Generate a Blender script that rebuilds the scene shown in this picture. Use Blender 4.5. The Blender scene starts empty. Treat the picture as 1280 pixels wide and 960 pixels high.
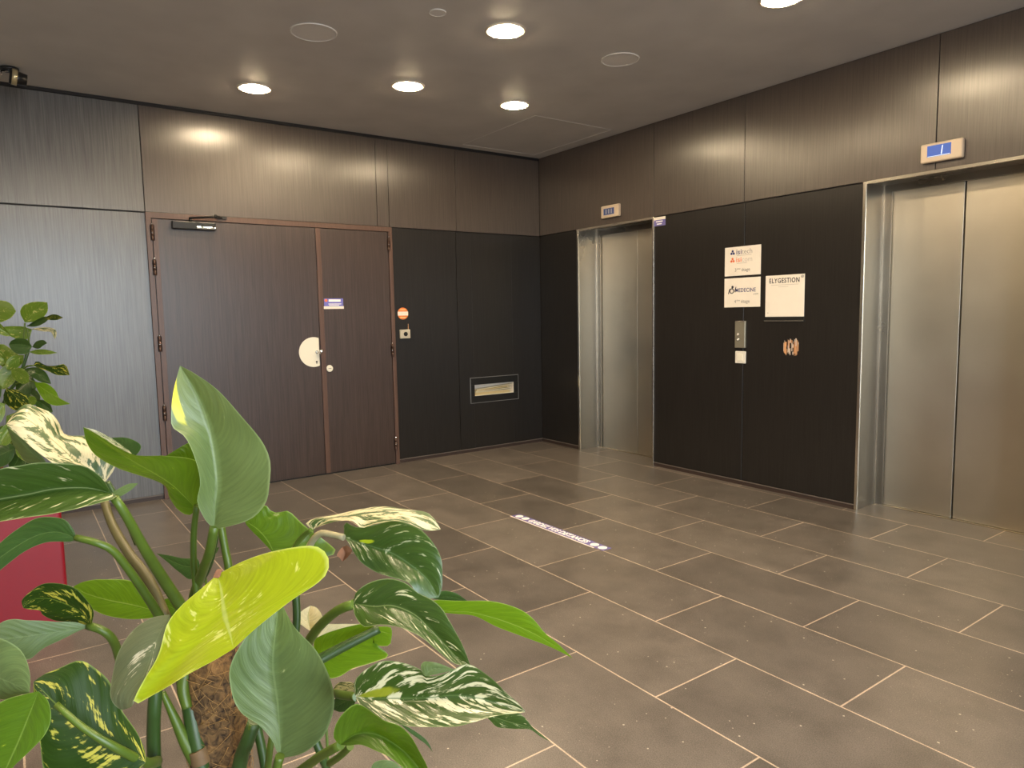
import bpy, bmesh, math, random
from mathutils import Vector, Matrix
random.seed(7)
S = bpy.context.scene
COL = S.collection

# ------------------------------------------------------------------ camera
FPX = 876.409
FW = Vector((-0.8102353, 0.57782342, -0.09817769))
RT = Vector((0.58202133, 0.81296068, -0.01860412))
UP = Vector((-0.0690647, 0.07221522, 0.99499499))
EYE = Vector((0, 0, 1.35))
XA, YB, ZC = -5.827, 4.543, 2.94          # door wall, lift wall, ceiling height
XE, YS = 2.6, -3.4                        # glazed side and far side behind the viewer
cam_d = bpy.data.cameras.new('camera')
cam_d.sensor_width = 36.0
cam_d.lens = 36.0 * FPX / 1280.0
cam_d.clip_start = 0.05
cam = bpy.data.objects.new('camera', cam_d)
COL.objects.link(cam)
M = Matrix((RT, UP, -FW)).transposed().to_4x4()
M.translation = EYE
cam.matrix_world = M
S.camera = cam

def at(px, py, d):
    """point seen along a sight line, d metres deep"""
    return EYE + d * (FW + (px - 640) / FPX * RT + (480 - py) / FPX * UP)

# ------------------------------------------------------------------ materials
def new_mat(name):
    m = bpy.data.materials.new(name)
    m.use_nodes = True
    nt = m.node_tree
    b = nt.nodes['Principled BSDF']
    return m, nt, b

def plain(name, col, rough=0.5, metal=0.0, spec=0.5, noise=0.0, nscale=40.0):
    m, nt, b = new_mat(name)
    b.inputs['Roughness'].default_value = rough
    b.inputs['Metallic'].default_value = metal
    b.inputs['Specular IOR Level'].default_value = spec
    tc = nt.nodes.new('ShaderNodeTexCoord')
    n = nt.nodes.new('ShaderNodeTexNoise'); n.inputs['Scale'].default_value = nscale
    mx = nt.nodes.new('ShaderNodeMix'); mx.data_type = 'RGBA'; mx.blend_type = 'MULTIPLY'
    mx.inputs[0].default_value = noise
    mx.inputs[6].default_value = (*col, 1)
    nt.links.new(tc.outputs['Object'], n.inputs['Vector'])
    nt.links.new(n.outputs['Fac'], mx.inputs[7])
    nt.links.new(mx.outputs[2], b.inputs['Base Color'])
    return m

def emit(name, col, s):
    m, nt, b = new_mat(name)
    b.inputs['Base Color'].default_value = (0, 0, 0, 1)
    b.inputs['Emission Color'].default_value = (*col, 1)
    b.inputs['Emission Strength'].default_value = s
    return m

def aniso(nt, b, a):
    """vertical brushing or grain: reflections spread sideways"""
    t = nt.nodes.new('ShaderNodeTangent'); t.direction_type = 'RADIAL'; t.axis = 'Z'
    nt.links.new(t.outputs['Tangent'], b.inputs['Tangent'])
    b.inputs['Anisotropic'].default_value = a

def wood(name, dark, light, rough=0.32, bump=0.25, spec=0.5, metal=0.0, coat=0.0):
    """vertical grain laminate"""
    m, nt, b = new_mat(name)
    tc = nt.nodes.new('ShaderNodeTexCoord')
    mp = nt.nodes.new('ShaderNodeMapping'); mp.inputs['Scale'].default_value = (120, 120, 3.0)
    n = nt.nodes.new('ShaderNodeTexNoise'); n.inputs['Scale'].default_value = 1.0
    n.inputs['Detail'].default_value = 5; n.inputs['Roughness'].default_value = 0.65
    mp2 = nt.nodes.new('ShaderNodeMapping'); mp2.inputs['Scale'].default_value = (260, 260, 9)
    n2 = nt.nodes.new('ShaderNodeTexNoise'); n2.inputs['Scale'].default_value = 1.0
    n2.inputs['Detail'].default_value = 3
    n3 = nt.nodes.new('ShaderNodeTexNoise'); n3.inputs['Scale'].default_value = 1.3
    n3.inputs['Detail'].default_value = 3
    for mm, nn in ((mp, n), (mp2, n2)):
        nt.links.new(tc.outputs['Object'], mm.inputs['Vector'])
        nt.links.new(mm.outputs['Vector'], nn.inputs['Vector'])
    nt.links.new(tc.outputs['Object'], n3.inputs['Vector'])
    r = nt.nodes.new('ShaderNodeValToRGB')
    r.color_ramp.elements[0].position = 0.3; r.color_ramp.elements[0].color = (*dark, 1)
    r.color_ramp.elements[1].position = 0.72; r.color_ramp.elements[1].color = (*light, 1)
    nt.links.new(n.outputs['Fac'], r.inputs['Fac'])
    nt.links.new(r.outputs['Color'], b.inputs['Base Color'])
    rr = nt.nodes.new('ShaderNodeMapRange')
    rr.inputs['To Min'].default_value = rough - 0.02; rr.inputs['To Max'].default_value = rough + 0.03
    nt.links.new(n3.outputs['Fac'], rr.inputs['Value'])
    nt.links.new(rr.outputs['Result'], b.inputs['Roughness'])
    bp = nt.nodes.new('ShaderNodeBump'); bp.inputs['Strength'].default_value = bump
    bp.inputs['Distance'].default_value = 0.0012
    nt.links.new(n2.outputs['Fac'], bp.inputs['Height'])
    nt.links.new(bp.outputs['Normal'], b.inputs['Normal'])
    b.inputs['Specular IOR Level'].default_value = spec
    b.inputs['Metallic'].default_value = metal
    aniso(nt, b, 0.65)
    b.inputs['Coat Weight'].default_value = coat
    b.inputs['Coat Roughness'].default_value = 0.28
    return m

def steel(name, col, rough=0.3, bump=0.12):
    m, nt, b = new_mat(name)
    b.inputs['Metallic'].default_value = 1.0
    aniso(nt, b, 0.7)
    tc = nt.nodes.new('ShaderNodeTexCoord')
    mp = nt.nodes.new('ShaderNodeMapping'); mp.inputs['Scale'].default_value = (420, 420, 3)
    n = nt.nodes.new('ShaderNodeTexNoise'); n.inputs['Scale'].default_value = 1.0; n.inputs['Detail'].default_value = 3
    nt.links.new(tc.outputs['Object'], mp.inputs['Vector']); nt.links.new(mp.outputs['Vector'], n.inputs['Vector'])
    n3 = nt.nodes.new('ShaderNodeTexNoise'); n3.inputs['Scale'].default_value = 2.2; n3.inputs['Detail'].default_value = 4
    nt.links.new(tc.outputs['Object'], n3.inputs['Vector'])
    r = nt.nodes.new('ShaderNodeValToRGB')
    r.color_ramp.elements[0].position = 0.25; r.color_ramp.elements[0].color = (*[c * 0.86 for c in col], 1)
    r.color_ramp.elements[1].position = 0.75; r.color_ramp.elements[1].color = (*col, 1)
    nt.links.new(n3.outputs['Fac'], r.inputs['Fac']); nt.links.new(r.outputs['Color'], b.inputs['Base Color'])
    rr = nt.nodes.new('ShaderNodeMapRange')
    rr.inputs['To Min'].default_value = rough - 0.05; rr.inputs['To Max'].default_value = rough + 0.08
    nt.links.new(n3.outputs['Fac'], rr.inputs['Value']); nt.links.new(rr.outputs['Result'], b.inputs['Roughness'])
    bp = nt.nodes.new('ShaderNodeBump'); bp.inputs['Strength'].default_value = bump; bp.inputs['Distance'].default_value = 0.0006
    nt.links.new(n.outputs['Fac'], bp.inputs['Height']); nt.links.new(bp.outputs['Normal'], b.inputs['Normal'])
    return m

def floor_mat():
    m, nt, b = new_mat('floor_tiles')
    tc = nt.nodes.new('ShaderNodeTexCoord')
    mp = nt.nodes.new('ShaderNodeMapping')
    mp.inputs['Location'].default_value = (5.014, -1.305, 0)
    br = nt.nodes.new('ShaderNodeTexBrick')
    br.offset = 0.5; br.offset_frequency = 2; br.squash = 1.0
    br.inputs['Scale'].default_value = 1.0
    br.inputs['Brick Width'].default_value = 0.8455
    br.inputs['Row Height'].default_value = 0.4541
    br.inputs['Mortar Size'].default_value = 0.0032
    br.inputs['Mortar Smooth'].default_value = 0.15
    br.inputs['Bias'].default_value = 0.0
    br.inputs['Color1'].default_value = (0.098, 0.085, 0.075, 1)
    br.inputs['Color2'].default_value = (0.160, 0.138, 0.120, 1)
    br.inputs['Mortar'].default_value = (0.50, 0.40, 0.31, 1)
    L = nt.links.new
    L(tc.outputs['Object'], mp.inputs['Vector']); L(mp.outputs['Vector'], br.inputs['Vector'])
    n = nt.nodes.new('ShaderNodeTexNoise'); n.inputs['Scale'].default_value = 5; n.inputs['Detail'].default_value = 8
    n.inputs['Roughness'].default_value = 0.65
    L(tc.outputs['Object'], n.inputs['Vector'])
    nf = nt.nodes.new('ShaderNodeTexNoise'); nf.inputs['Scale'].default_value = 260; nf.inputs['Detail'].default_value = 3
    L(tc.outputs['Object'], nf.inputs['Vector'])
    mr = nt.nodes.new('ShaderNodeMapRange'); mr.inputs['From Min'].default_value = 0.25; mr.inputs['From Max'].default_value = 0.75
    mr.inputs['To Min'].default_value = 0.68; mr.inputs['To Max'].default_value = 1.34
    L(n.outputs['Fac'], mr.inputs['Value'])
    mr2 = nt.nodes.new('ShaderNodeMapRange'); mr2.inputs['From Min'].default_value = 0.3; mr2.inputs['From Max'].default_value = 0.7
    mr2.inputs['To Min'].default_value = 0.62; mr2.inputs['To Max'].default_value = 1.38
    L(nf.outputs['Fac'], mr2.inputs['Value'])
    mu = nt.nodes.new('ShaderNodeMath'); mu.operation = 'MULTIPLY'
    L(mr.outputs['Result'], mu.inputs[0]); L(mr2.outputs['Result'], mu.inputs[1])
    vm = nt.nodes.new('ShaderNodeVectorMath'); vm.operation = 'SCALE'
    L(br.outputs['Color'], vm.inputs[0]); L(mu.outputs['Value'], vm.inputs['Scale'])
    # pale crumbs and dust specks
    vo = nt.nodes.new('ShaderNodeTexVoronoi'); vo.inputs['Scale'].default_value = 16
    L(tc.outputs['Object'], vo.inputs['Vector'])
    vo2 = nt.nodes.new('ShaderNodeTexVoronoi'); vo2.inputs['Scale'].default_value = 70
    L(tc.outputs['Object'], vo2.inputs['Vector'])
    sp = nt.nodes.new('ShaderNodeMath'); sp.operation = 'LESS_THAN'; sp.inputs[1].default_value = 0.055
    L(vo.outputs['Distance'], sp.inputs[0])
    sp2 = nt.nodes.new('ShaderNodeMath'); sp2.operation = 'LESS_THAN'; sp2.inputs[1].default_value = 0.10
    L(vo2.outputs['Distance'], sp2.inputs[0])
    pn = nt.nodes.new('ShaderNodeTexNoise'); pn.inputs['Scale'].default_value = 2.4
    L(tc.outputs['Object'], pn.inputs['Vector'])
    pg = nt.nodes.new('ShaderNodeMath'); pg.operation = 'GREATER_THAN'; pg.inputs[1].default_value = 0.53
    L(pn.outputs['Fac'], pg.inputs[0])
    m2 = nt.nodes.new('ShaderNodeMath'); m2.operation = 'MULTIPLY'
    L(sp2.outputs[0], m2.inputs[0]); L(pg.outputs[0], m2.inputs[1])
    m3 = nt.nodes.new('ShaderNodeMath'); m3.operation = 'MULTIPLY'; m3.inputs[1].default_value = 0.42
    L(m2.outputs[0], m3.inputs[0])
    m4 = nt.nodes.new('ShaderNodeMath'); m4.operation = 'MULTIPLY'; m4.inputs[1].default_value = 0.9
    L(sp.outputs[0], m4.inputs[0])
    mxx = nt.nodes.new('ShaderNodeMath'); mxx.operation = 'MAXIMUM'
    L(m3.outputs[0], mxx.inputs[0]); L(m4.outputs[0], mxx.inputs[1])
    mix = nt.nodes.new('ShaderNodeMix'); mix.data_type = 'RGBA'
    L(mxx.outputs[0], mix.inputs[0]); L(vm.outputs['Vector'], mix.inputs[6]); mix.inputs[7].default_value = (0.55, 0.5, 0.42, 1)
    L(mix.outputs[2], b.inputs['Base Color'])
    rr = nt.nodes.new('ShaderNodeMapRange'); rr.inputs['To Min'].default_value = 0.24; rr.inputs['To Max'].default_value = 0.42
    L(n.outputs['Fac'], rr.inputs['Value']); L(rr.outputs['Result'], b.inputs['Roughness'])
    bp = nt.nodes.new('ShaderNodeBump'); bp.inputs['Strength'].default_value = 0.35; bp.inputs['Distance'].default_value = 0.001
    bp.invert = True
    ad = nt.nodes.new('ShaderNodeMath'); ad.operation = 'MULTIPLY_ADD'; ad.inputs[1].default_value = 0.25
    L(nf.outputs['Fac'], ad.inputs[0]); L(br.outputs['Fac'], ad.inputs[2])
    L(ad.outputs[0], bp.inputs['Height']); L(bp.outputs['Normal'], b.inputs['Normal'])
    return m

def leaf_mat(name, base, second, amount, rough=0.35, transl=0.25, rib=(0.35, 0.42, 0.18), seed=0.0, sc=(5.0, 2.2), patch=None, spec=0.5):
    """leaf blade: UV x runs across (0..1, rib at 0.5), y from base to tip; second colour breaks along the veins"""
    m, nt, b = new_mat(name)
    L = nt.links.new
    uv = nt.nodes.new('ShaderNodeUVMap'); uv.uv_map = 'UVMap'
    sx = nt.nodes.new('ShaderNodeSeparateXYZ'); L(uv.outputs['UV'], sx.inputs[0])
    def math_(op, a, bb=None, c=None):
        n = nt.nodes.new('ShaderNodeMath'); n.operation = op
        for i, v in enumerate((a, bb, c)):
            if v is None: continue
            if isinstance(v, (int, float)): n.inputs[i].default_value = v
            else: L(v, n.inputs[i])
        return n.outputs[0]
    cx = math_('SUBTRACT', sx.outputs['X'], 0.5)
    au = math_('MULTIPLY', math_('ABSOLUTE', cx), 2.0)
    w = math_('MULTIPLY_ADD', math_('POWER', au, 1.3), -0.33, sx.outputs['Y'])     # constant along a side vein
    oi = nt.nodes.new('ShaderNodeObjectInfo')
    rnd = math_('MULTIPLY_ADD', oi.outputs['Random'], 40.0, seed)
    cv = nt.nodes.new('ShaderNodeCombineXYZ')
    L(math_('MULTIPLY', w, sc[0] * 2.2), cv.inputs[0]); L(math_('MULTIPLY', cx, sc[1] * 1.6), cv.inputs[1]); L(rnd, cv.inputs[2])
    n = nt.nodes.new('ShaderNodeTexNoise'); n.inputs['Scale'].default_value = 1.3; n.inputs['Detail'].default_value = 4
    n.inputs['Roughness'].default_value = 0.6
    L(cv.outputs[0], n.inputs['Vector'])
    cv2 = nt.nodes.new('ShaderNodeCombineXYZ')
    L(math_('MULTIPLY', w, 46.0), cv2.inputs[0]); L(math_('MULTIPLY', cx, 5.0), cv2.inputs[1]); L(rnd, cv2.inputs[2])
    n2 = nt.nodes.new('ShaderNodeTexNoise'); n2.inputs['Scale'].default_value = 1.0; n2.inputs['Detail'].default_value = 3
    L(cv2.outputs[0], n2.inputs['Vector'])
    s = math_('ADD', n.outputs['Fac'], math_('MULTIPLY', math_('SUBTRACT', n2.outputs['Fac'], 0.5), 0.42))
    r = nt.nodes.new('ShaderNodeMapRange'); r.interpolation_type = 'SMOOTHSTEP'
    r.inputs['From Min'].default_value = 0.78 - amount * 0.5; r.inputs['From Max'].default_value = 0.86 - amount * 0.5
    L(s, r.inputs['Value'])
    # base tone varies softly
    nb = nt.nodes.new('ShaderNodeMix'); nb.data_type = 'RGBA'
    L(n2.outputs['Fac'], nb.inputs[0])
    nb.inputs[6].default_value = (*[c * 0.68 for c in base], 1); nb.inputs[7].default_value = (*[min(1, c * 1.32) for c in base], 1)
    mx = nt.nodes.new('ShaderNodeMix'); mx.data_type = 'RGBA'
    L(r.outputs['Result'], mx.inputs[0]); L(nb.outputs[2], mx.inputs[6]); mx.inputs[7].default_value = (*second, 1)
    # midrib
    rb = nt.nodes.new('ShaderNodeMapRange'); rb.interpolation_type = 'SMOOTHSTEP'
    rb.inputs['From Min'].default_value = 0.008; rb.inputs['From Max'].default_value = 0.034
    rb.inputs['To Min'].default_value = 0.75; rb.inputs['To Max'].default_value = 0.0
    L(au, rb.inputs['Value'])
    mr = nt.nodes.new('ShaderNodeMix'); mr.data_type = 'RGBA'
    L(rb.outputs['Result'], mr.inputs[0]); L(mx.outputs[2], mr.inputs[6]); mr.inputs[7].default_value = (*rib, 1)
    # pale rim
    rm = nt.nodes.new('ShaderNodeMapRange'); rm.inputs['From Min'].default_value = 0.955; rm.inputs['From Max'].default_value = 1.0
    rm.inputs['To Max'].default_value = 0.6
    L(au, rm.inputs['Value'])
    m5 = nt.nodes.new('ShaderNodeMix'); m5.data_type = 'RGBA'
    L(rm.outputs['Result'], m5.inputs[0]); L(mr.outputs[2], m5.inputs[6]); m5.inputs[7].default_value = (*[min(1, c * 1.5 + 0.05) for c in rib], 1)
    col = m5.outputs[2]
    if patch:
        pu, pv, ru, rv, pc = patch
        q = math_('ADD', math_('POWER', math_('DIVIDE', math_('SUBTRACT', sx.outputs['X'], pu), ru), 2.0),
                  math_('POWER', math_('DIVIDE', math_('SUBTRACT', w, pv - 0.33 * abs(2 * pu - 1) ** 1.3), rv), 2.0))
        q = math_('ADD', q, math_('MULTIPLY', n2.outputs['Fac'], 0.8))
        pm = nt.nodes.new('ShaderNodeMapRange'); pm.interpolation_type = 'SMOOTHSTEP'
        pm.inputs['From Min'].default_value = 0.8; pm.inputs['From Max'].default_value = 1.5
        pm.inputs['To Min'].default_value = 1.0; pm.inputs['To Max'].default_value = 0.0
        L(q, pm.inputs['Value'])
        m6 = nt.nodes.new('ShaderNodeMix'); m6.data_type = 'RGBA'
        L(pm.outputs['Result'], m6.inputs[0]); L(col, m6.inputs[6]); m6.inputs[7].default_value = (*pc, 1)
        col = m6.outputs[2]
    L(col, b.inputs['Base Color'])
    b.inputs['Roughness'].default_value = rough
    b.inputs['Specular IOR Level'].default_value = spec
    # side veins and blisters as relief
    wv = math_('SINE', math_('MULTIPLY', w, 52.0))
    h = math_('ADD', math_('MULTIPLY', wv, 0.35), math_('MULTIPLY', n2.outputs['Fac'], 0.9))
    bp = nt.nodes.new('ShaderNodeBump'); bp.inputs['Strength'].default_value = 0.16; bp.inputs['Distance'].default_value = 0.0025
    L(h, bp.inputs['Height']); L(bp.outputs['Normal'], b.inputs['Normal'])
    tr = nt.nodes.new('ShaderNodeBsdfTranslucent')
    tm = nt.nodes.new('ShaderNodeVectorMath'); tm.operation = 'MULTIPLY'; tm.inputs[1].default_value = (1.35, 1.4, 0.6)
    L(col, tm.inputs[0]); L(tm.outputs[0], tr.inputs['Color'])
    ms = nt.nodes.new('ShaderNodeMixShader'); ms.inputs[0].default_value = transl
    L(b.outputs[0], ms.inputs[1]); L(tr.outputs[0], ms.inputs[2])
    L(ms.outputs[0], nt.nodes['Material Output'].inputs['Surface'])
    return m

BLACKWOOD = wood('black_wood_laminate', (0.010, 0.0085, 0.0075), (0.020, 0.017, 0.015), 0.30, 0.22, 0.5)
GREYWOOD = wood('grey_wood_laminate', (0.050, 0.048, 0.047), (0.13, 0.126, 0.122), 0.31, 0.25, 0.8, 0.0, 0.3)
BROWNWOOD = wood('brown_wood_laminate', (0.055, 0.042, 0.036), (0.095, 0.074, 0.062), 0.29, 0.22, 0.8)
DOORWOOD = wood('door_wood', (0.030, 0.018, 0.014), (0.066, 0.042, 0.034), 0.32, 0.22, 0.7)
FRAMEPAINT = wood('door_frame_paint', (0.085, 0.046, 0.034), (0.13, 0.075, 0.055), 0.34, 0.1)
CEIL = plain('ceiling_board', (0.70, 0.665, 0.63), 0.5, 0, 0.5, 0.25, 3.0)
GAP = plain('shadow_gap', (0.012, 0.010, 0.010), 0.7)
PLINTH = plain('plinth_brown', (0.045, 0.028, 0.022), 0.5)
SEAMLINE = plain('seam_edge', (0.16, 0.13, 0.11), 0.4)
STEELSHADED = steel('brushed_steel_shaded', (0.36, 0.33, 0.285), 0.27)  # lift reveals: steel darkened, part of their shade is put into the colour
STEELDOOR = steel('brushed_steel_doors', (0.68, 0.62, 0.51), 0.36)
STEELEDGE = steel('steel_edge', (0.80, 0.74, 0.64), 0.22, 0.05)
CHROME = steel('chrome', (0.85, 0.85, 0.85), 0.12, 0.02)
DARKMETAL = plain('dark_metal', (0.03, 0.03, 0.03), 0.35, 0.6)
BLACKPL = plain('black_plastic', (0.010, 0.010, 0.010), 0.4)
WHITEPL = plain('white_plastic', (0.78, 0.75, 0.68), 0.35, 0, 0.5, 0.1)
WHITEP = plain('white_sign_plastic', (0.86, 0.80, 0.72), 0.3, 0, 0.5, 0.06, 20)
GREYDISC = plain('grey_speaker_mesh', (0.80, 0.76, 0.72), 0.6, 0, 0.4, 0.1, 300)
GREYRING = plain('grey_ring', (0.8, 0.77, 0.74), 0.5)
ENAMEL = plain('cream_enamel', (0.82, 0.79, 0.68), 0.3)
GREYMETAL = plain('grey_button_metal', (0.30, 0.28, 0.22), 0.35, 0.5)
BEIGEPL = plain('beige_indicator_plastic', (0.62, 0.50, 0.37), 0.4)
SCREEN = emit('blue_screen', (0.04, 0.11, 0.40), 0.75)
SCREEN2 = emit('dim_blue_screen', (0.05, 0.08, 0.18), 0.55)
DIGIT = emit('screen_digit', (0.75, 0.85, 1.0), 0.9)
BLUEST = plain('blue_sticker', (0.16, 0.16, 0.55), 0.4)
PURPLE = plain('violet_sticker', (0.17, 0.15, 0.42), 0.4)
ORANGE = plain('orange_print', (0.80, 0.22, 0.05), 0.45)
INKNAVY = plain('navy_ink', (0.02, 0.03, 0.16), 0.5)
INKDARK = plain('dark_ink', (0.03, 0.03, 0.04), 0.5)
INKGREY = plain('grey_ink', (0.30, 0.28, 0.27), 0.5)
INKPALE = plain('pale_grey_ink', (0.55, 0.51, 0.47), 0.5)
INKORANGE = plain('orange_ink', (0.85, 0.20, 0.08), 0.5)
WHITEINK = plain('white_ink', (0.9, 0.88, 0.86), 0.5)
RED = plain('red_gloss_panel', (0.24, 0.004, 0.014), 0.35, 0, 0.5, 0.05)
SOIL = plain('soil', (0.05, 0.035, 0.022), 0.9, 0, 0.2, 0.6, 120)
PAPER = plain('paper', (0.85, 0.78, 0.60), 0.6, 0, 0.3, 0.1)
PAPER2 = plain('yellowed_paper', (0.82, 0.68, 0.36), 0.6, 0, 0.3, 0.1)
WALLPAINT = plain('grey_wall_paint', (0.52, 0.50, 0.44), 0.7, 0, 0.3, 0.1, 6)
ALU = plain('aluminium', (0.45, 0.45, 0.45), 0.4, 0.8)
LAMPGLOW = emit('lamp_diffuser', (1.0, 0.78, 0.50), 150.0)
RIM = plain('lamp_rim', (0.8, 0.72, 0.6), 0.4)
RAWWOOD = wood('torn_raw_wood', (0.16, 0.06, 0.025), (0.75, 0.42, 0.22), 0.7, 0.5)
FLOORM = floor_mat()

GREEN_SAGE = leaf_mat('leaf_sage', (0.110, 0.165, 0.055), (0.36, 0.40, 0.20), 0.10, 0.46, 0.16, (0.17, 0.24, 0.10))
SAGE_TALL = leaf_mat('leaf_sage_tall', (0.118, 0.172, 0.058), (0.42, 0.44, 0.24), 0.14, 0.40, 0.16, (0.18, 0.25, 0.11), patch=(0.06, 0.80, 0.16, 0.10, (0.62, 0.60, 0.03)))
GREEN_LIME = leaf_mat('leaf_lime', (0.34, 0.42, 0.010), (0.58, 0.62, 0.16), 0.38, 0.36, 0.42, (0.44, 0.52, 0.14), sc=(2.2, 3.0))
GREEN_FRESH = leaf_mat('leaf_fresh', (0.072, 0.145, 0.008), (0.36, 0.44, 0.03), 0.13, 0.30, 0.30, (0.17, 0.27, 0.05))
GREEN_BRIGHT = leaf_mat('leaf_bright', (0.120, 0.235, 0.008), (0.28, 0.40, 0.04), 0.06, 0.32, 0.36, (0.30, 0.42, 0.10))
GREEN_DARK = leaf_mat('leaf_dark_streaked', (0.036, 0.072, 0.012), (0.48, 0.48, 0.29), 0.34, 0.28, 0.10, (0.20, 0.25, 0.10))
DARK_SPOT = leaf_mat('leaf_dark_spotted', (0.042, 0.082, 0.015), (0.40, 0.43, 0.26), 0.30, 0.28, 0.10, (0.12, 0.18, 0.07), patch=(0.40, 0.22, 0.07, 0.06, (0.42, 0.50, 0.02)))
GREEN_PLAIN = leaf_mat('leaf_dark_plain', (0.036, 0.080, 0.016), (0.17, 0.22, 0.07), 0.12, 0.30, 0.14, (0.12, 0.18, 0.06))
SMALLVAR = leaf_mat('leaf_small_variegated', (0.115, 0.200, 0.018), (0.46, 0.46, 0.16), 0.36, 0.34, 0.22, (0.24, 0.30, 0.09), 5.0, (2.6, 2.6))
CREAMLEAF = leaf_mat('leaf_cream', (0.54, 0.49, 0.31), (0.045, 0.085, 0.022), 0.60, 0.36, 0.16, (0.16, 0.20, 0.07), 2.0, (2.4, 2.8))
MARBLE = leaf_mat('leaf_marbled', (0.040, 0.074, 0.012), (0.60, 0.56, 0.36), 0.54, 0.28, 0.10, (0.10, 0.15, 0.04), 3.0, (5.0, 2.6), patch=(0.40, 0.13, 0.09, 0.14, (0.26, 0.28, 0.02)))
YELLOWVAR = leaf_mat('leaf_yellow_blotched', (0.020, 0.046, 0.005), (0.42, 0.39, 0.06), 0.46, 0.42, 0.18, (0.14, 0.20, 0.03), 7.0, (1.6, 3.4), spec=0.15)
GREYBACK = leaf_mat('leaf_grey_face', (0.11, 0.14, 0.075), (0.55, 0.54, 0.42), 0.34, 0.5, 0.08, (0.14, 0.18, 0.10), sc=(1.5, 1.5))
WILTED = leaf_mat('leaf_wilted', (0.72, 0.64, 0.42), (0.45, 0.38, 0.10), 0.2, 0.6, 0.2)
BROWNLEAF = plain('withered_brown', (0.33, 0.15, 0.08), 0.7, 0, 0.3, 0.5, 150)
STEMG = plain('stem_green', (0.085, 0.140, 0.014), 0.4, 0, 0.5, 0.35, 60)
STEMD = plain('stem_dark_green', (0.035, 0.078, 0.014), 0.4, 0, 0.5, 0.35, 60)
STEMB = plain('stem_brown_green', (0.12, 0.10, 0.03), 0.45, 0, 0.5, 0.6, 45)

def coir():
    m, nt, b = new_mat('coir_fibre')
    tc = nt.nodes.new('ShaderNodeTexCoord')
    n = nt.nodes.new('ShaderNodeTexNoise'); n.inputs['Scale'].default_value = 110; n.inputs['Detail'].default_value = 6
    n.inputs['Distortion'].default_value = 1.2
    nt.links.new(tc.outputs['Object'], n.inputs['Vector'])
    r = nt.nodes.new('ShaderNodeValToRGB')
    r.color_ramp.elements[0].position = 0.32; r.color_ramp.elements[0].color = (0.022, 0.011, 0.004, 1)
    r.color_ramp.elements[1].position = 0.68; r.color_ramp.elements[1].color = (0.24, 0.13, 0.045, 1)
    nt.links.new(n.outputs['Fac'], r.inputs['Fac']); nt.links.new(r.outputs['Color'], b.inputs['Base Color'])
    b.inputs['Roughness'].default_value = 0.85
    bp = nt.nodes.new('ShaderNodeBump'); bp.inputs['Strength'].default_value = 0.8; bp.inputs['Distance'].default_value = 0.004
    nt.links.new(n.outputs['Fac'], bp.inputs['Height']); nt.links.new(bp.outputs['Normal'], b.inputs['Normal'])
    return m
COIR = coir()
FIBRE = plain('loose_fibre', (0.38, 0.22, 0.08), 0.7, 0, 0.3, 0.5, 80)

# ------------------------------------------------------------------ mesh helpers
def mesh_obj(name, bm, mats, parent=None, smooth=False):
    me = bpy.data.meshes.new(name)
    bm.normal_update()
    bm.to_mesh(me); bm.free()
    if not isinstance(mats, (list, tuple)): mats = [mats]
    for m in mats: me.materials.append(m)
    if smooth:
        for p in me.polygons: p.use_smooth = True
    o = bpy.data.objects.new(name, me)
    COL.objects.link(o)
    if parent is not None:
        o.parent = parent
        o.matrix_parent_inverse = parent.matrix_world.inverted() if False else Matrix.Translation(-Vector(parent.location))
    return o

def tag(o, label=None, cat=None, group=None, kind=None):
    if label: o['label'] = label
    if cat: o['category'] = cat
    if group: o['group'] = group
    if kind: o['kind'] = kind
    return o

def thing(name, loc, label, cat, group=None):
    e = bpy.data.objects.new(name, None)
    e.empty_display_size = 0.1
    e.location = loc
    COL.objects.link(e)
    return tag(e, label, cat, group)

def box(bm, x0, x1, y0, y1, z0, z1, mi=0, bev=0.0, seg=2):
    vs = [bm.verts.new((x, y, z)) for x in (x0, x1) for y in (y0, y1) for z in (z0, z1)]
    idx = [(0, 1, 3, 2), (4, 6, 7, 5), (0, 4, 5, 1), (2, 3, 7, 6), (0, 2, 6, 4), (1, 5, 7, 3)]
    fs = [bm.faces.new([vs[i] for i in q]) for q in idx]
    for f in fs: f.material_index = mi
    if bev > 0:
        es = set(e for f in fs for e in f.edges)
        r = bmesh.ops.bevel(bm, geom=list(es), offset=bev, segments=seg, affect='EDGES', profile=0.5)
        for f in r['faces']: f.material_index = mi
    return fs

def cyl(bm, c, axis, r, h, seg=32, mi=0, r2=None, bev=0.0):
    """cylinder from c along axis"""
    a = Vector(axis).normalized()
    t = a.orthogonal().normalized(); s = a.cross(t)
    r2 = r if r2 is None else r2
    c = Vector(c)
    A = [bm.verts.new(c + r * (math.cos(k * 2 * math.pi / seg) * t + math.sin(k * 2 * math.pi / seg) * s)) for k in range(seg)]
    B = [bm.verts.new(c + a * h + r2 * (math.cos(k * 2 * math.pi / seg) * t + math.sin(k * 2 * math.pi / seg) * s)) for k in range(seg)]
    fs = [bm.faces.new([A[k], A[(k + 1) % seg], B[(k + 1) % seg], B[k]]) for k in range(seg)]
    f1 = bm.faces.new(A[::-1]); f2 = bm.faces.new(B)
    for f in fs + [f1, f2]: f.material_index = mi
    for f in fs: f.smooth = True
    if bev > 0:
        bmesh.ops.bevel(bm, geom=list(f2.edges), offset=bev, segments=3, affect='EDGES', profile=0.5)

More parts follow.
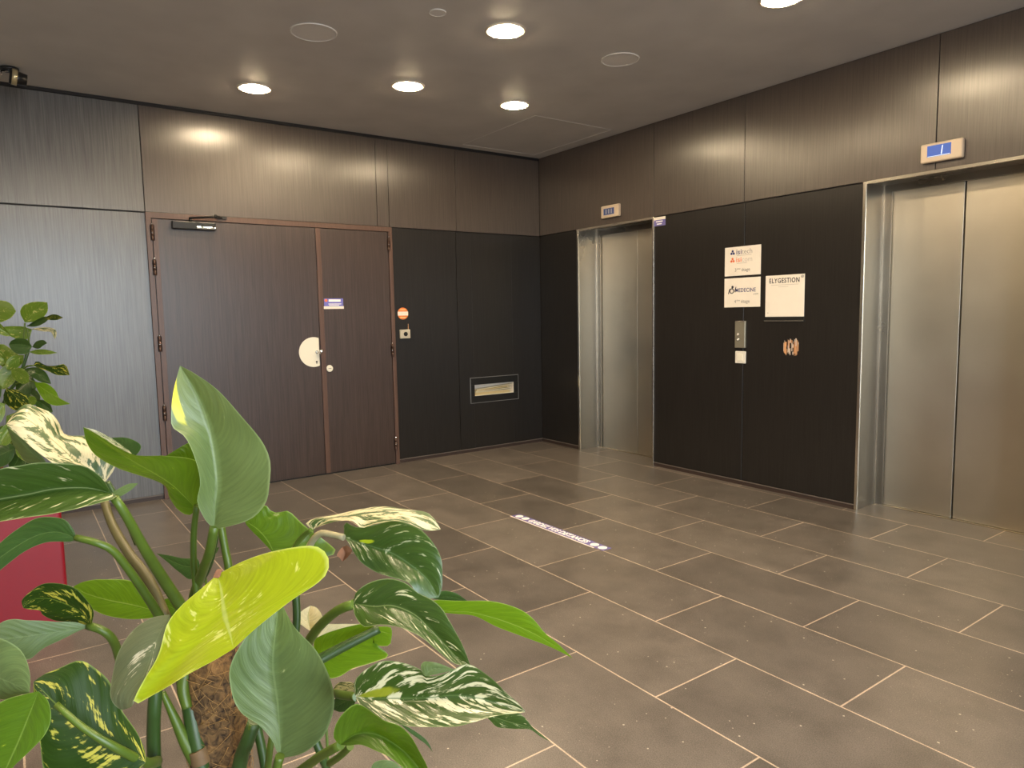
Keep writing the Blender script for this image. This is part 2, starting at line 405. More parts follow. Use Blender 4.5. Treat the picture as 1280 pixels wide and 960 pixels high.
def ring(bm, c, axis, r0, r1, h, seg=40, mi=0):
    a = Vector(axis).normalized(); t = a.orthogonal().normalized(); s = a.cross(t); c = Vector(c)
    L = []
    for rr, hh in ((r0, 0), (r1, 0), (r1, h * 0.6), (r1 - (r1 - r0) * 0.25, h), (r0, h)):
        L.append([bm.verts.new(c + a * hh + rr * (math.cos(k * 2 * math.pi / seg) * t + math.sin(k * 2 * math.pi / seg) * s)) for k in range(seg)])
    for i in range(5):
        A, B = L[i], L[(i + 1) % 5]
        for k in range(seg):
            f = bm.faces.new([A[k], A[(k + 1) % seg], B[(k + 1) % seg], B[k]]); f.material_index = mi; f.smooth = True

def ball(bm, c, r, mi=0, seg=16):
    q = bmesh.ops.create_uvsphere(bm, u_segments=seg, v_segments=seg // 2, radius=r, matrix=Matrix.Translation(Vector(c)))
    for v in q['verts']:
        for f in v.link_faces: f.material_index = mi; f.smooth = True

def cr(pts, n):
    """Catmull-Rom through pts, n samples evenly by length"""
    pts = [Vector(p) for p in pts]
    if len(pts) == 2:
        return [pts[0].lerp(pts[1], i / (n - 1)) for i in range(n)]
    P = [2 * pts[0] - pts[1]] + pts + [2 * pts[-1] - pts[-2]]
    D = []
    for i in range(1, len(P) - 2):
        p0, p1, p2, p3 = P[i - 1:i + 3]
        for k in range(12):
            t = k / 12
            D.append(0.5 * ((2 * p1) + (p2 - p0) * t + (2 * p0 - 5 * p1 + 4 * p2 - p3) * t * t + (3 * p1 - p0 - 3 * p2 + p3) * t ** 3))
    D.append(pts[-1])
    acc = [0]
    for a, b_ in zip(D, D[1:]): acc.append(acc[-1] + (b_ - a).length)
    out = []; j = 0
    for i in range(n):
        s = acc[-1] * i / (n - 1)
        while j < len(acc) - 2 and acc[j + 1] < s: j += 1
        d = acc[j + 1] - acc[j]
        out.append(D[j].lerp(D[j + 1], 0 if d < 1e-12 else (s - acc[j]) / d))
    return out

def tube(bm, pts, r0, r1=None, n=18, seg=10, mi=0):
    r1 = r0 if r1 is None else r1
    P = cr(pts, n)
    prev = None; rings = []
    for i, p in enumerate(P):
        d = (P[min(i + 1, n - 1)] - P[max(i - 1, 0)]).normalized()
        t = d.orthogonal().normalized() if prev is None else (prev - d * prev.dot(d)).normalized()
        prev = t; s = d.cross(t); r = r0 + (r1 - r0) * i / (n - 1)
        rings.append([bm.verts.new(p + r * (math.cos(k * 2 * math.pi / seg) * t + math.sin(k * 2 * math.pi / seg) * s)) for k in range(seg)])
    for A, B in zip(rings, rings[1:]):
        for k in range(seg):
            f = bm.faces.new([A[k], A[(k + 1) % seg], B[(k + 1) % seg], B[k]]); f.smooth = True; f.material_index = mi
    bm.faces.new(rings[0][::-1]).material_index = mi; bm.faces.new(rings[-1]).material_index = mi

def simple(name, shapes, mats, parent=None, smooth=False):
    bm = bmesh.new()
    for s in shapes: s(bm)
    return mesh_obj(name, bm, mats, parent, smooth)

def text(body, size, origin, xdir, ydir, mat, parent, name='lettering', align='LEFT', bold=0.0, xs=1.0, ext=0.0004, sp=1.0):
    cu = bpy.data.curves.new(name, 'FONT')
    cu.body = body; cu.size = size; cu.align_x = align; cu.offset = bold; cu.extrude = ext; cu.resolution_u = 3; cu.space_character = sp
    to = bpy.data.objects.new(name, cu); COL.objects.link(to)
    dg = bpy.context.evaluated_depsgraph_get(); dg.update()
    me = bpy.data.meshes.new_from_object(to.evaluated_get(dg))
    bpy.data.objects.remove(to); bpy.data.curves.remove(cu)
    X = Vector(xdir).normalized(); Y = Vector(ydir).normalized(); Z = X.cross(Y)
    O = Vector(origin)
    for v in me.vertices:
        v.co = O + X * v.co.x * xs + Y * v.co.y + Z * (v.co.z + ext)
    me.materials.clear(); me.materials.append(mat)
    o = bpy.data.objects.new(name, me); COL.objects.link(o)
    o.parent = parent; o.matrix_parent_inverse = Matrix.Translation(-Vector(parent.location))
    return o

def origin_to(o, p):
    """move the object's origin without moving its shape"""
    p = Vector(p)
    o.data.transform(Matrix.Translation(-p)); o.location = p
    return o

# ------------------------------------------------------------------ room shell
W = 0.12
def struct(name, bm, mats):
    o = mesh_obj(name, bm, mats); o['kind'] = 'structure'; return o

bm = bmesh.new(); box(bm, XA - 0.6, XE + 0.3, YS - 0.3, YB + 0.75, -0.15, 0.0); struct('floor', bm, FLOORM)
bm = bmesh.new(); box(bm, XA - 0.6, XE + 0.3, YS - 0.3, YB + 0.75, ZC, ZC + 0.15); struct('ceiling', bm, CEIL)

# door wall: backing with panels laid on it, narrow open joints between
G = 0.0025
bm = bmesh.new()
SY0, SY1, SZ0, SZ1 = 3.697, 4.175, 0.556, 0.668          # letter slot opening
def back_left(y0, y1, z0, z1): box(bm, XA - W, XA - 0.012, y0, y1, z0, z1, 2)
back_left(YS - 0.1, SY0, 0, ZC); back_left(SY1, YB + 0.1, 0, ZC); back_left(SY0, SY1, 0, SZ0); back_left(SY0, SY1, SZ1, ZC)
def pan_left(y0, y1, z0, z1, mi): box(bm, XA - 0.012, XA, y0 + G, y1 - G, z0 + G, z1 - G, mi, 0.0012, 1)
pan_left(YS, -1.6, 0.035, 2.147, 3); pan_left(-1.6, 0.875, 0.035, 2.147, 3)
pan_left(2.849, 3.527, 0.035, 2.147, 0)
pan_left(3.527, SY0 + G, 0.035, 2.147, 0); pan_left(SY1 - G, YB, 0.035, 2.147, 0)
pan_left(SY0 - G, SY1 + G, 0.035, SZ0 + G, 0); pan_left(SY0 - G, SY1 + G, SZ1 - G, 2.147, 0)
for a, b_ in ((YS, -1.6), (-1.6, 0.875), (0.875, 2.724), (2.724, 2.84), (2.84, 3.54), (3.54, YB)):
    pan_left(a, b_, 2.152, 2.915, 3 if b_ < 1 else 1)
box(bm, XA - 0.012, XA, 0.875, 2.849, 0.0, 2.147, 0)
struct('wall_left', bm, [BLACKWOOD, BROWNWOOD, GAP, GREYWOOD])
bm = bmesh.new()
for a, b_ in ((YS, 0.87), (2.853, YB)):
    box(bm, XA - 0.012, XA - 0.004, a, b_, 0, 0.03); box(bm, XA - 0.012, XA + 0.004, a, b_, 0.030, 0.036, 1)
struct('baseboard_left', bm, [PLINTH, SEAMLINE])
bm = bmesh.new(); box(bm, XA - 0.012, XA - 0.003, YS, YB, 2.918, ZC); struct('shade_strip_1', bm, GAP)  # dark strip put in for the shade of the gap under the ceiling

# lift wall
LIFTS = ((-5.232, -4.240), (-2.424, -1.436))
LH = 2.158
bm = bmesh.new()
xs = [XA, LIFTS[0][0], LIFTS[0][1], LIFTS[1][0], LIFTS[1][1], XE]
def back_right(x0, x1, z0, z1): box(bm, x0, x1, YB + 0.012, YB + 0.6, z0, z1, 2)
back_right(XA - W, xs[1], 0, ZC); back_right(xs[2], xs[3], 0, ZC); back_right(xs[4], XE, 0, ZC)
back_right(xs[1], xs[2], LH, ZC); back_right(xs[3], xs[4], LH, ZC)
def pan_right(x0, x1, z0, z1, mi): box(bm, x0 + G, x1 - G, YB, YB + 0.012, z0 + G, z1 - G, mi, 0.0012, 1)
for a, b_ in ((XA, xs[1]), (xs[2], -3.325), (-3.325, xs[3]), (xs[4], 0.2), (0.2, XE)):
    pan_right(a, b_, 0.035, 2.152, 0)
for a, b_ in ((XA, -4.24), (-4.24, -3.335), (-3.335, -2.0), (-2.0, -0.6), (-0.6, XE)):
    z0 = 2.157
    pan_right(a, b_, z0, ZC, 1)
struct('wall_right', bm, [BLACKWOOD, BROWNWOOD, GAP])
bm = bmesh.new()
for a, b_ in ((XA, xs[1]), (xs[2], xs[3]), (xs[4], XE)):
    box(bm, a, b_, YB + 0.005, YB + 0.012, 0, 0.03); box(bm, a, b_, YB - 0.002, YB + 0.012, 0.030, 0.036, 1)
struct('baseboard_right', bm, [PLINTH, SEAMLINE])

# rear wall and the glazed entrance side, both behind the viewer
bm = bmesh.new(); box(bm, XA, XE, YS - W, YS, 0, ZC); struct('wall_rear', bm, WALLPAINT)
WY0, WY1, WZ1 = -0.75, 2.1, 2.80
bm = bmesh.new()
box(bm, XE, XE + W, WY1, YB + 0.6, 0, ZC); box(bm, XE, XE + W, YS, WY0, 0, ZC); box(bm, XE, XE + W, WY0, WY1, WZ1, ZC)
struct('wall_entrance', bm, WALLPAINT)
bm = bmesh.new()
for k in range(4):
    y = WY0 + (WY1 - WY0) * k / 3
    box(bm, XE + 0.02, XE + 0.08, y - 0.03, y + 0.03, 0.06, WZ1 - 0.06)
box(bm, XE + 0.02, XE + 0.08, WY0, WY1, 0, 0.06); box(bm, XE + 0.02, XE + 0.08, WY0, WY1, WZ1 - 0.06, WZ1)
struct('window_1', bm, ALU)

# ------------------------------------------------------------------ double door in the left wall
DX = XA                                              # wall face
door = thing('door_1', (DX, 1.86, 0), 'dark brown wooden double door with wide left leaf and narrow right leaf', 'door')
door['kind'] = 'structure'
FY0, FY1, FZ = 0.872, 2.852, 2.150
simple('door_frame', [lambda b: box(b, DX + 0.001, DX + 0.022, FY0, FY0 + 0.036, 0, FZ - 0.042, 0, 0.002),
                      lambda b: box(b, DX + 0.001, DX + 0.022, FY1 - 0.036, FY1, 0, FZ - 0.042, 0, 0.002),
                      lambda b: box(b, DX + 0.001, DX + 0.022, FY0, FY1, FZ - 0.042, FZ, 0, 0.002)], FRAMEPAINT, door)
LL = simple('left_leaf', [lambda b: box(b, DX + 0.001, DX + 0.014, 0.914, 2.146, 0.012, 2.105, 0, 0.002),
                          lambda b: box(b, DX + 0.014, DX + 0.016, 0.914, 0.950, 0.012, 2.105, 1, 0.001)], [DOORWOOD, FRAMEPAINT], door)
RL = simple('right_leaf', [lambda b: box(b, DX + 0.001, DX + 0.014, 2.150, 2.812, 0.012, 2.105, 0, 0.002)], DOORWOOD, door)
simple('cover_strip', [lambda b: box(b, DX + 0.014, DX + 0.020, 2.148, 2.190, 0.012, 2.105, 0, 0.002)], FRAMEPAINT, RL)
simple('threshold_gap', [lambda b: box(b, DX + 0.001, DX + 0.008, 0.914, 2.812, 0.0, 0.012)], BLACKPL, door)

def hinge(y, z, parent):
    bm = bmesh.new()
    for k in range(3):
        cyl(bm, (DX + 0.026, y, z - 0.055 + k * 0.038), (0, 0, 1), 0.008, 0.035, 12, 0)
    cyl(bm, (DX + 0.026, y, z + 0.059), (0, 0, 1), 0.0055, 0.012, 12, 1)
    box(bm, DX + 0.0225, DX + 0.026, y - 0.014, y + 0.014, z - 0.055, z + 0.059, 0)
    cyl(bm, (DX + 0.026, y - 0.0, z - 0.003), (0, 0, 1), 0.0095, 0.006, 12, 1)
    return mesh_obj('hinge', bm, [FRAMEPAINT, CHROME], parent)
for z in (2.0, 1.746, 1.18, 0.656, 0.12): hinge(0.911, z, LL)
for z in (1.995, 1.048, 0.186): hinge(2.815, z, RL)

# closer
cl = thing('door_closer', (DX + 0.016, 1.2, 2.035), 'black hydraulic door closer with folding arm on top of the wide door leaf', 'door closer')
simple('closer_body', [lambda b: box(b, DX + 0.017, DX + 0.062, 1.042, 1.350, 2.036, 2.094, 0, 0.006)], DARKMETAL, cl)
simple('end_cap', [lambda b: box(b, DX + 0.0175, DX + 0.064, 1.21, 1.348, 2.040, 2.060, 0, 0.004)], CHROME, cl)
def arm(b):
    cyl(b, (DX + 0.045, 1.175, 2.094), (0, 0, 1), 0.014, 0.022, 16)
    tube(b, [(DX + 0.045, 1.165, 2.121), (DX + 0.10, 1.25, 2.124), (DX + 0.155, 1.33, 2.124)], 0.008, n=8)
    tube(b, [(DX + 0.155, 1.33, 2.134), (DX + 0.09, 1.37, 2.136), (DX + 0.03, 1.405, 2.138)], 0.007, n=8)
    box(b, DX + 0.0225, DX + 0.036, 1.37, 1.44, 2.128, 2.148)
    cyl(b, (DX + 0.155, 1.33, 2.114), (0, 0, 1), 0.011, 0.03, 14)
simple('closer_arm', [arm], DARKMETAL, cl)

# half moon plate
def halfmoon(b):
    cy, cz, r, cut = 2.087, 1.067, 0.126, 2.134
    a0 = math.acos((cut - cy) / r)
    pts = [(cut, cz + r * math.sin(a0))]
    n = 36
    for k in range(n + 1):
        a = a0 + (2 * math.pi - 2 * a0) * k / n
        pts.append((cy + r * math.cos(a), cz + r * math.sin(a)))
    A = [b.verts.new((DX + 0.0145, y, z)) for y, z in pts[1:]]
    B = [b.verts.new((DX + 0.0185, y, z)) for y, z in pts[1:]]
    b.faces.new(A[::-1]); b.faces.new(B)
    m = len(A)
    for k in range(m): b.faces.new([A[k], A[(k + 1) % m], B[(k + 1) % m], B[k]])
pl = simple('lock_plate', [halfmoon], ENAMEL, LL)
pl['label'] = 'cream half moon lock plate'
def knob(b):
    cyl(b, (DX + 0.0185, 2.112, 1.066), (1, 0, 0), 0.013, 0.012, 20)
    tube(b, [(DX + 0.03, 2.112, 1.066), (DX + 0.05, 2.118, 1.067), (DX + 0.058, 2.128, 1.068)], 0.009, 0.010, 8)
    ball(b, (DX + 0.062, 2.134, 1.069), 0.019)
simple('door_knob', [knob], CHROME, pl)
simple('keyhole', [lambda b: cyl(b, (DX + 0.0185, 2.108, 0.984), (1, 0, 0), 0.008, 0.001, 14), lambda b: box(b, DX + 0.0185, DX + 0.0195, 2.105, 2.111, 0.966, 0.984)], BLACKPL, pl)
lk = simple('lock_cylinder', [lambda b: cyl(b, (DX + 0.0142, 2.219, 0.920), (1, 0, 0), 0.030, 0.012, 28, 0, 0.028, 0.003)], ENAMEL, RL)
lk['label'] = 'round cream lock rose'
simple('keyhole', [lambda b: box(b, DX + 0.0262, DX + 0.027, 2.206, 2.232, 0.917, 0.923)], INKGREY, lk)

# blue sticker on the door
YD, ZD = Vector((0, 1, 0)), Vector((0, 0, 1))
st = thing('door_sticker', (DX + 0.0142, 2.282, 1.473), 'small blue and white notice stuck on the narrow door leaf above the lock', 'sticker')
simple('sticker_sheet', [lambda b: box(b, DX + 0.0145, DX + 0.0153, 2.197, 2.368, 1.452, 1.518, 0), lambda b: box(b, DX + 0.0145, DX + 0.0157, 2.193, 2.372, 1.429, 1.452, 1)], [BLUEST, WHITEP], st)
def fine_lines(name, rows, mat, parent, X, N):
    """tiny illegible print, one thin bar per line: rows of (u0,u1,z0,z1)"""
    for u0, u1, z0, z1 in rows:
        bm = bmesh.new()
        if X == 'y': box(bm, N, N + 0.0006, u0, u1, z0, z1)
        else: box(bm, u0, u1, N - 0.0006, N, z0, z1)
        mesh_obj('print_line', bm, mat, parent)
fine_lines('print', [(2.238, 2.345, 1.490, 1.510), (2.235, 2.35, 1.468, 1.474), (2.24, 2.33, 1.458, 1.463)], WHITEINK, st, 'y', DX + 0.0154)
simple('emblem', [lambda b: cyl(b, (DX + 0.0154, 2.215, 1.501), (1, 0, 0), 0.013, 0.0006, 20)], INKORANGE, st)

# round orange sticker and grey push box
rs = thing('round_sticker', (XA, 2.943, 1.38), 'round orange sticker with white band on black panel right of the door', 'sticker')
simple('sticker_disc', [lambda b: cyl(b, (XA + 0.0004, 2.943, 1.38), (1, 0, 0), 0.054, 0.0012, 36)], ORANGE, rs)
simple('band', [lambda b: box(b, XA + 0.0018, XA + 0.0026, 2.891, 2.995, 1.362, 1.398)], WHITEP, rs)
fine_lines('print', [(2.915, 2.971, 1.412, 1.419), (2.915, 2.971, 1.342, 1.349)], PAPER2, rs, 'y', XA + 0.0017)
pb = thing('exit_switch', (XA, 2.952, 1.193), 'square grey metal box with round black button below the orange sticker', 'button')
simple('box_body', [lambda b: box(b, XA + 0.0005, XA + 0.022, 2.902, 3.002, 1.153, 1.234, 0, 0.003)], plain('pale_grey_box', (0.52, 0.47, 0.38), 0.45), pb)
simple('push_button', [lambda b: cyl(b, (XA + 0.022, 2.954, 1.193), (1, 0, 0), 0.020, 0.004, 24)], BLACKPL, pb)
simple('screw', [lambda b: cyl(b, (XA + 0.022, 2.91, 1.225), (1, 0, 0), 0.004, 0.002, 10)], CHROME, pb)
sc = simple('scraped_patch', [lambda b: box(b, XA + 0.0002, XA + 0.0008, 2.990, 2.997, 1.235, 1.285)], RAWWOOD)
tag(sc, 'thin pale scrape in black panel above the grey button box', 'scratch')

# letter slot
ls = thing('letter_slot', (XA, 3.94, 0.49), 'black framed letter slot set low in the black panel near the corner', 'letter slot')
def slotframe(b):
    x0, x1 = XA + 0.0005, XA + 0.010
    box(b, x0, x1, 3.652, 4.226, 0.668, 0.736, 0, 0.002); box(b, x0, x1, 3.652, 4.226, 0.490, 0.556, 0, 0.002)
    box(b, x0, x1, 3.652, 3.697, 0.556, 0.668, 0, 0.002); box(b, x0, x1, 4.175, 4.226, 0.556, 0.668, 0, 0.002)
simple('slot_frame', [slotframe], BLACKPL, ls)
simple('frame_edge', [lambda b: box(b, XA + 0.0005, XA + 0.013, 3.648, 4.230, 0.736, 0.740),
                      lambda b: box(b, XA + 0.0005, XA + 0.011, 3.648, 3.652, 0.488, 0.736), lambda b: box(b, XA + 0.0005, XA + 0.011, 4.226, 4.230, 0.488, 0.736),
                      lambda b: box(b, XA + 0.0005, XA + 0.011, 3.648, 4.230, 0.486, 0.490)], ALU, ls)
def tray(b):
    x0, x1 = XA - 0.10, XA
    box(b, x0, x1, 3.698, 4.174, 0.557, 0.560); box(b, x0, x1, 3.698, 4.174, 0.664, 0.667)
    box(b, x0, x1, 3.698, 3.701, 0.560, 0.664); box(b, x0, x1, 4.171, 4.174, 0.560, 0.664); box(b, x0, x0 + 0.003, 3.701, 4.171, 0.560, 0.664)
simple('tray', [tray], WHITEP, ls)
for k in range(7):
    yy = 3.71 + 0.004 * k
    bm = bmesh.new()
    z = 0.5605 + k * 0.0085
    L_ = 0.435 - 0.012 * (k % 3)
    box(bm, XA - 0.092, XA - 0.010 - 0.003 * (k % 2), yy, yy + L_, z, z + 0.005, 0, 0.001, 1)
    e = mesh_obj('envelope', bm, PAPER2 if k in (0, 1, 2, 5) else PAPER)
    if k >= 4:
        for v in e.data.vertices: v.co.z += max(0, v.co.y - 3.75) * 0.05 * (k - 3) * 0.45
    tag(e, 'paper envelope in the pile inside the letter slot', 'envelope', 'envelopes in the letter slot')

# ------------------------------------------------------------------ lifts
def make_lift(x0, x1, seam, label, gap):
    t = thing('elevator', ((x0 + x1) / 2, YB, 0), label, 'lift door')
    yb = YB + 0.240
    JW = 0.058
    simple('portal_frame', [
        lambda b: box(b, x0 - 0.004, x0 + 0.018, YB - 0.008, YB + 0.004, 0, LH, 1, 0.001, 1),
        lambda b: box(b, x1 - 0.014, x1 + 0.004, YB - 0.008, YB + 0.004, 0, LH, 1, 0.001, 1),
        lambda b: box(b, x0 + 0.018, x1 - 0.014, YB - 0.008, YB + 0.004, LH - 0.018, LH + 0.002, 1, 0.001, 1),
        lambda b: box(b, x0, x0 + 0.004, YB + 0.004, yb + 0.04, 0, LH - 0.0, 0),
        lambda b: box(b, x1 - 0.004, x1, YB + 0.004, yb + 0.04, 0, LH - 0.0, 0),
        lambda b: box(b, x0 + 0.004, x1 - 0.004, YB + 0.004, yb + 0.04, LH - 0.004, LH, 0)], [STEELSHADED, STEELEDGE], t)
    simple('inner_jamb', [
        lambda b: box(b, x0 + 0.004, x0 + JW, yb, yb + 0.015, 0, LH - 0.004, 0),
        lambda b: box(b, x0 + 0.0045, x0 + 0.014, yb - 0.006, yb, 0, LH - 0.004, 1),
        lambda b: box(b, x1 - JW, x1 - 0.004, yb, yb + 0.015, 0, LH - 0.004, 0),
        lambda b: box(b, x0 + JW, x1 - JW, yb, yb + 0.015, LH - 0.05, LH - 0.004, 0)], [STEELSHADED, STEELEDGE], t)
    simple('door_panel', [lambda b: box(b, x0 + JW - 0.02, seam - gap, yb + 0.022, yb + 0.055, 0.008, LH - 0.01, 0, 0.0012, 1)], STEELDOOR, t)
    simple('door_panel', [lambda b: box(b, seam + gap, x1 - JW + 0.02, yb + 0.022, yb + 0.055, 0.008, LH - 0.01, 0, 0.0012, 1)], STEELDOOR, t)
    simple('sill', [lambda b: box(b, x0 + 0.004, x1 - 0.004, yb - 0.002, yb + 0.06, 0.0005, 0.006)], STEELEDGE, t)
    simple('shaft_back', [lambda b: box(b, x0, x1, yb + 0.06, yb + 0.08, 0, LH)], BLACKPL, t)
    return t
make_lift(LIFTS[0][0], LIFTS[0][1], -4.690, 'far brushed steel lift door near the room corner, under the smaller indicator', 0.0025)
make_lift(LIFTS[1][0], LIFTS[1][1], -1.935, 'near wide brushed steel lift door at the right edge of the room', 0.0055)

def indicator(x0, x1, z0, z1, sx0, sx1, sz0, sz1, label, scr, digits):
    t = thing('floor_indicator', ((x0 + x1) / 2, YB, z0), label, 'floor indicator')
    simple('casing', [lambda b: box(b, x0, x1, YB - 0.034, YB - 0.0005, z0, z1, 0, 0.010, 3)], BEIGEPL, t)
    sn = simple('screen', [lambda b: box(b, sx0, sx1, YB - 0.0355, YB - 0.034, sz0, sz1)], scr, t)
    sn['label'] = 'blue display screen'
    digits(t)
    return t
def digit_near(t):
    def s(b):
        y = YB - 0.0358
        xm = -1.953
        v = [b.verts.new((x, y, z)) for x, z in ((xm - 0.004, 2.240), (xm + 0.002, 2.240), (xm + 0.007, 2.292), (xm + 0.001, 2.288))]
        b.faces.new(v)
        box(b, -2.030, -1.908, y, y + 0.0003, 2.2335, 2.2365)
    simple('digit', [s], DIGIT, t)
def digit_far(t):
    def s(b):
        for k in range(3): box(b, -4.80 + k * 0.034, -4.784 + k * 0.034, YB - 0.0358, YB - 0.0355, 2.249, 2.290)
    simple('digit', [s], INKGREY, t)
indicator(-4.866, -4.632, 2.214, 2.325, -4.826, -4.690, 2.240, 2.297, 'small beige floor indicator with dim screen above the far lift', SCREEN2, digit_far)
indicator(-2.073, -1.842, 2.202, 2.313, -2.033, -1.903, 2.232, 2.297, 'beige floor indicator with bright blue screen above the near lift', SCREEN, digit_near)

# sticker beside far lift
s2 = thing('notice_sign', (-4.17, YB, 2.07), 'small white and blue sticker at the top corner of the far lift frame', 'sticker')
simple('sticker_sheet', [lambda b: box(b, -4.235, -4.109, YB - 0.0012, YB - 0.0003, 2.076, 2.127, 0), lambda b: box(b, -4.235, -4.109, YB - 0.0016, YB - 0.0003, 2.127, 2.151, 1)], [PURPLE, WHITEP], s2)
fine_lines('print', [(-4.215, -4.14, 2.108, 2.118), (-4.205, -4.15, 2.088, 2.097)], WHITEINK, s2, 'x', YB - 0.0012)

# ------------------------------------------------------------------ signs between the lifts
XD = Vector((1, 0, 0))
YF = YB - 0.0052
def sign(x0, x1, z0, z1, label):
    t = thing('company_sign', ((x0 + x1) / 2, YB, z0), label, 'sign')
    simple('board', [lambda b: box(b, x0, x1, YB - 0.005, YB - 0.0005, z0, z1, 0, 0.0012, 1)], WHITEP, t)
    return t
t = sign(-3.500, -3.180, 1.614, 1.832, 'upper white wall sign with blue and orange logos, above another sign')
def icon(b, cx, cz, r, mi=0):
    for k in range(3):
        a = math.pi / 2 + k * 2 * math.pi / 3
        ax, az = cx + 0.55 * r * math.cos(a), cz + 0.55 * r * math.sin(a)
        cyl(b, (ax, YF, az), (0, -1, 0), 0.42 * r, 0.0008, 16, mi)
    ring(b, (cx, YF, cz), (0, -1, 0), r * 0.25, r * 0.42, 0.0008, 16, mi)
for zz, ink, w2 in ((1.775, INKNAVY, 'tech'), (1.717, INKORANGE, 'com')):
    simple('logo', [lambda b: icon(b, -3.428, zz + 0.014, 0.022)], ink, t)
    text('isi', 0.054, (-3.396, YF, zz), XD, ZD, ink, t, bold=0.0006, sp=1.10)
    text(w2, 0.054, (-3.345, YF, zz), XD, ZD, INKGREY if w2 == 'tech' else INKPALE, t, bold=-0.0004, sp=1.0)
    fine_lines('print', [(-3.39, -3.26 if w2 == 'tech' else -3.30, zz - 0.012, zz - 0.008)], INKPALE, t, 'x', YF)
text('3', 0.036, (-3.408, YF, 1.646), XD, ZD, INKGREY, t)
text('ème', 0.019, (-3.388, YF, 1.660), XD, ZD, INKGREY, t)
text('étage', 0.036, (-3.347, YF, 1.646), XD, ZD, INKGREY, t)
t = sign(-3.501, -3.180, 1.376, 1.597, 'lower white wall sign reading MEDECINE with dark blue lettering')
def figure(b):
    ring(b, (-3.432, YF, 1.500), (0, -1, 0), 0.014, 0.021, 0.0008, 20)
    cyl(b, (-3.425, YF, 1.530), (0, -1, 0), 0.010, 0.0008, 16)
    for q in ((-3.462, 1.500), (-3.405, 1.512)):
        tube(b, [(q[0], YF, q[1] - 0.022), (q[0] + 0.006, YF, q[1]), (q[0] + 0.012, YF, q[1] + 0.018)], 0.003, n=6, seg=6)
simple('logo', [figure], INKDARK, t)
text('MEDECINE', 0.041, (-3.399, YF, 1.490), XD, ZD, INKNAVY, t, bold=0.0004, xs=0.86, sp=1.10)
text('.com', 0.024, (-3.243, YF, 1.466), XD, ZD, INKGREY, t)
text('4', 0.036, (-3.408, YF, 1.408), XD, ZD, INKGREY, t)
text('ème', 0.019, (-3.388, YF, 1.422), XD, ZD, INKGREY, t)
text('étage', 0.036, (-3.347, YF, 1.408), XD, ZD, INKGREY, t)
t = sign(-3.136, -2.825, 1.300, 1.598, 'square white wall sign reading ELYGESTION right of the two stacked signs')
text('ELYGESTION', 0.048, (-3.106, YF, 1.543), XD, ZD, INKDARK, t, bold=0.0008, xs=0.80, sp=1.14)
text('®', 0.028, (-2.852, YF, 1.570), XD, ZD, INKDARK, t)
fine_lines('print', [(-3.09, -2.87, 1.527, 1.530), (-3.03, -2.95, 1.513, 1.516), (-3.117, -3.108, 1.325, 1.332)], INKPALE, t, 'x', YF)
simple('holder_rail', [lambda b: box(b, -3.140, -2.825, YB - 0.008, YB - 0.0005, 1.270, 1.300, 0), lambda b: box(b, -3.141, -2.824, YB - 0.010, YB - 0.0005, 1.266, 1.275, 1)], [BLACKPL, STEELEDGE], t)

# call panel, switch and scar
cp = thing('lift_call_panel', (-3.342, YB, 1.065), 'narrow grey metal lift call panel with two lit dots below the signs', 'call panel')
simple('panel_body', [lambda b: box(b, -3.389, -3.296, YB - 0.022, YB - 0.0005, 1.066, 1.272, 0, 0.006, 3)], GREYMETAL, cp)
for z in (1.170, 1.130):
    simple('call_button', [lambda b: ring(b, (-3.357, YB - 0.0222, z), (0, -1, 0), 0.008, 0.013, 0.003, 18, 0), lambda b: cyl(b, (-3.357, YB - 0.0222, z), (0, -1, 0), 0.008, 0.0035, 18, 1)], [CHROME, WHITEP], cp)
simple('panel_cap', [lambda b: box(b, -3.386, -3.299, YB - 0.0225, YB - 0.001, 1.264, 1.2725, 0, 0.002)], STEELEDGE, cp)
sw = thing('light_switch', (-3.342, YB, 0.948), 'square cream light switch just under the grey lift call panel', 'switch')
simple('switch_plate', [lambda b: box(b, -3.390, -3.296, YB - 0.012, YB - 0.0005, 0.948, 1.041, 0, 0.005, 3)], WHITEPL, sw)
simple('rocker', [lambda b: box(b, -3.368, -3.318, YB - 0.018, YB - 0.012, 0.968, 1.021, 0, 0.004, 2)], ENAMEL, sw)
def scarf(b):
    rnd = random.Random(3)
    x = -2.982
    while x < -2.866:
        w = rnd.uniform(0.003, 0.009); c = (x + 2.923) / 0.062
        hh = 0.072 * math.sqrt(max(0.12, 1 - c * c * 0.75))
        core = abs(x + 2.935) < 0.026
        z = 1.083 - hh * rnd.uniform(.55, 1); top = 1.083 + hh * rnd.uniform(.55, 1)
        while z < top:
            z2 = min(top, z + rnd.uniform(0.02, 0.10) * (0.5 if core else 1.2))
            mi = rnd.choice((1, 1, 2, 0)) if core else rnd.choice((0, 0, 0, 3, 2))
            box(b, x, x + w * 0.9, YB - rnd.uniform(0.0008, 0.0022), YB - 0.0002, z, z2, mi)
            z = z2 + 0.001
        x += w
sm = simple('torn_patch', [scarf], [RAWWOOD, BLACKPL, plain('glue_residue', (0.55, 0.45, 0.38), 0.6), plain('raw_pale_wood', (0.72, 0.36, 0.15), 0.7)])
tag(sm, 'torn patch of raw orange wood in the black panel under the square sign', 'damage')

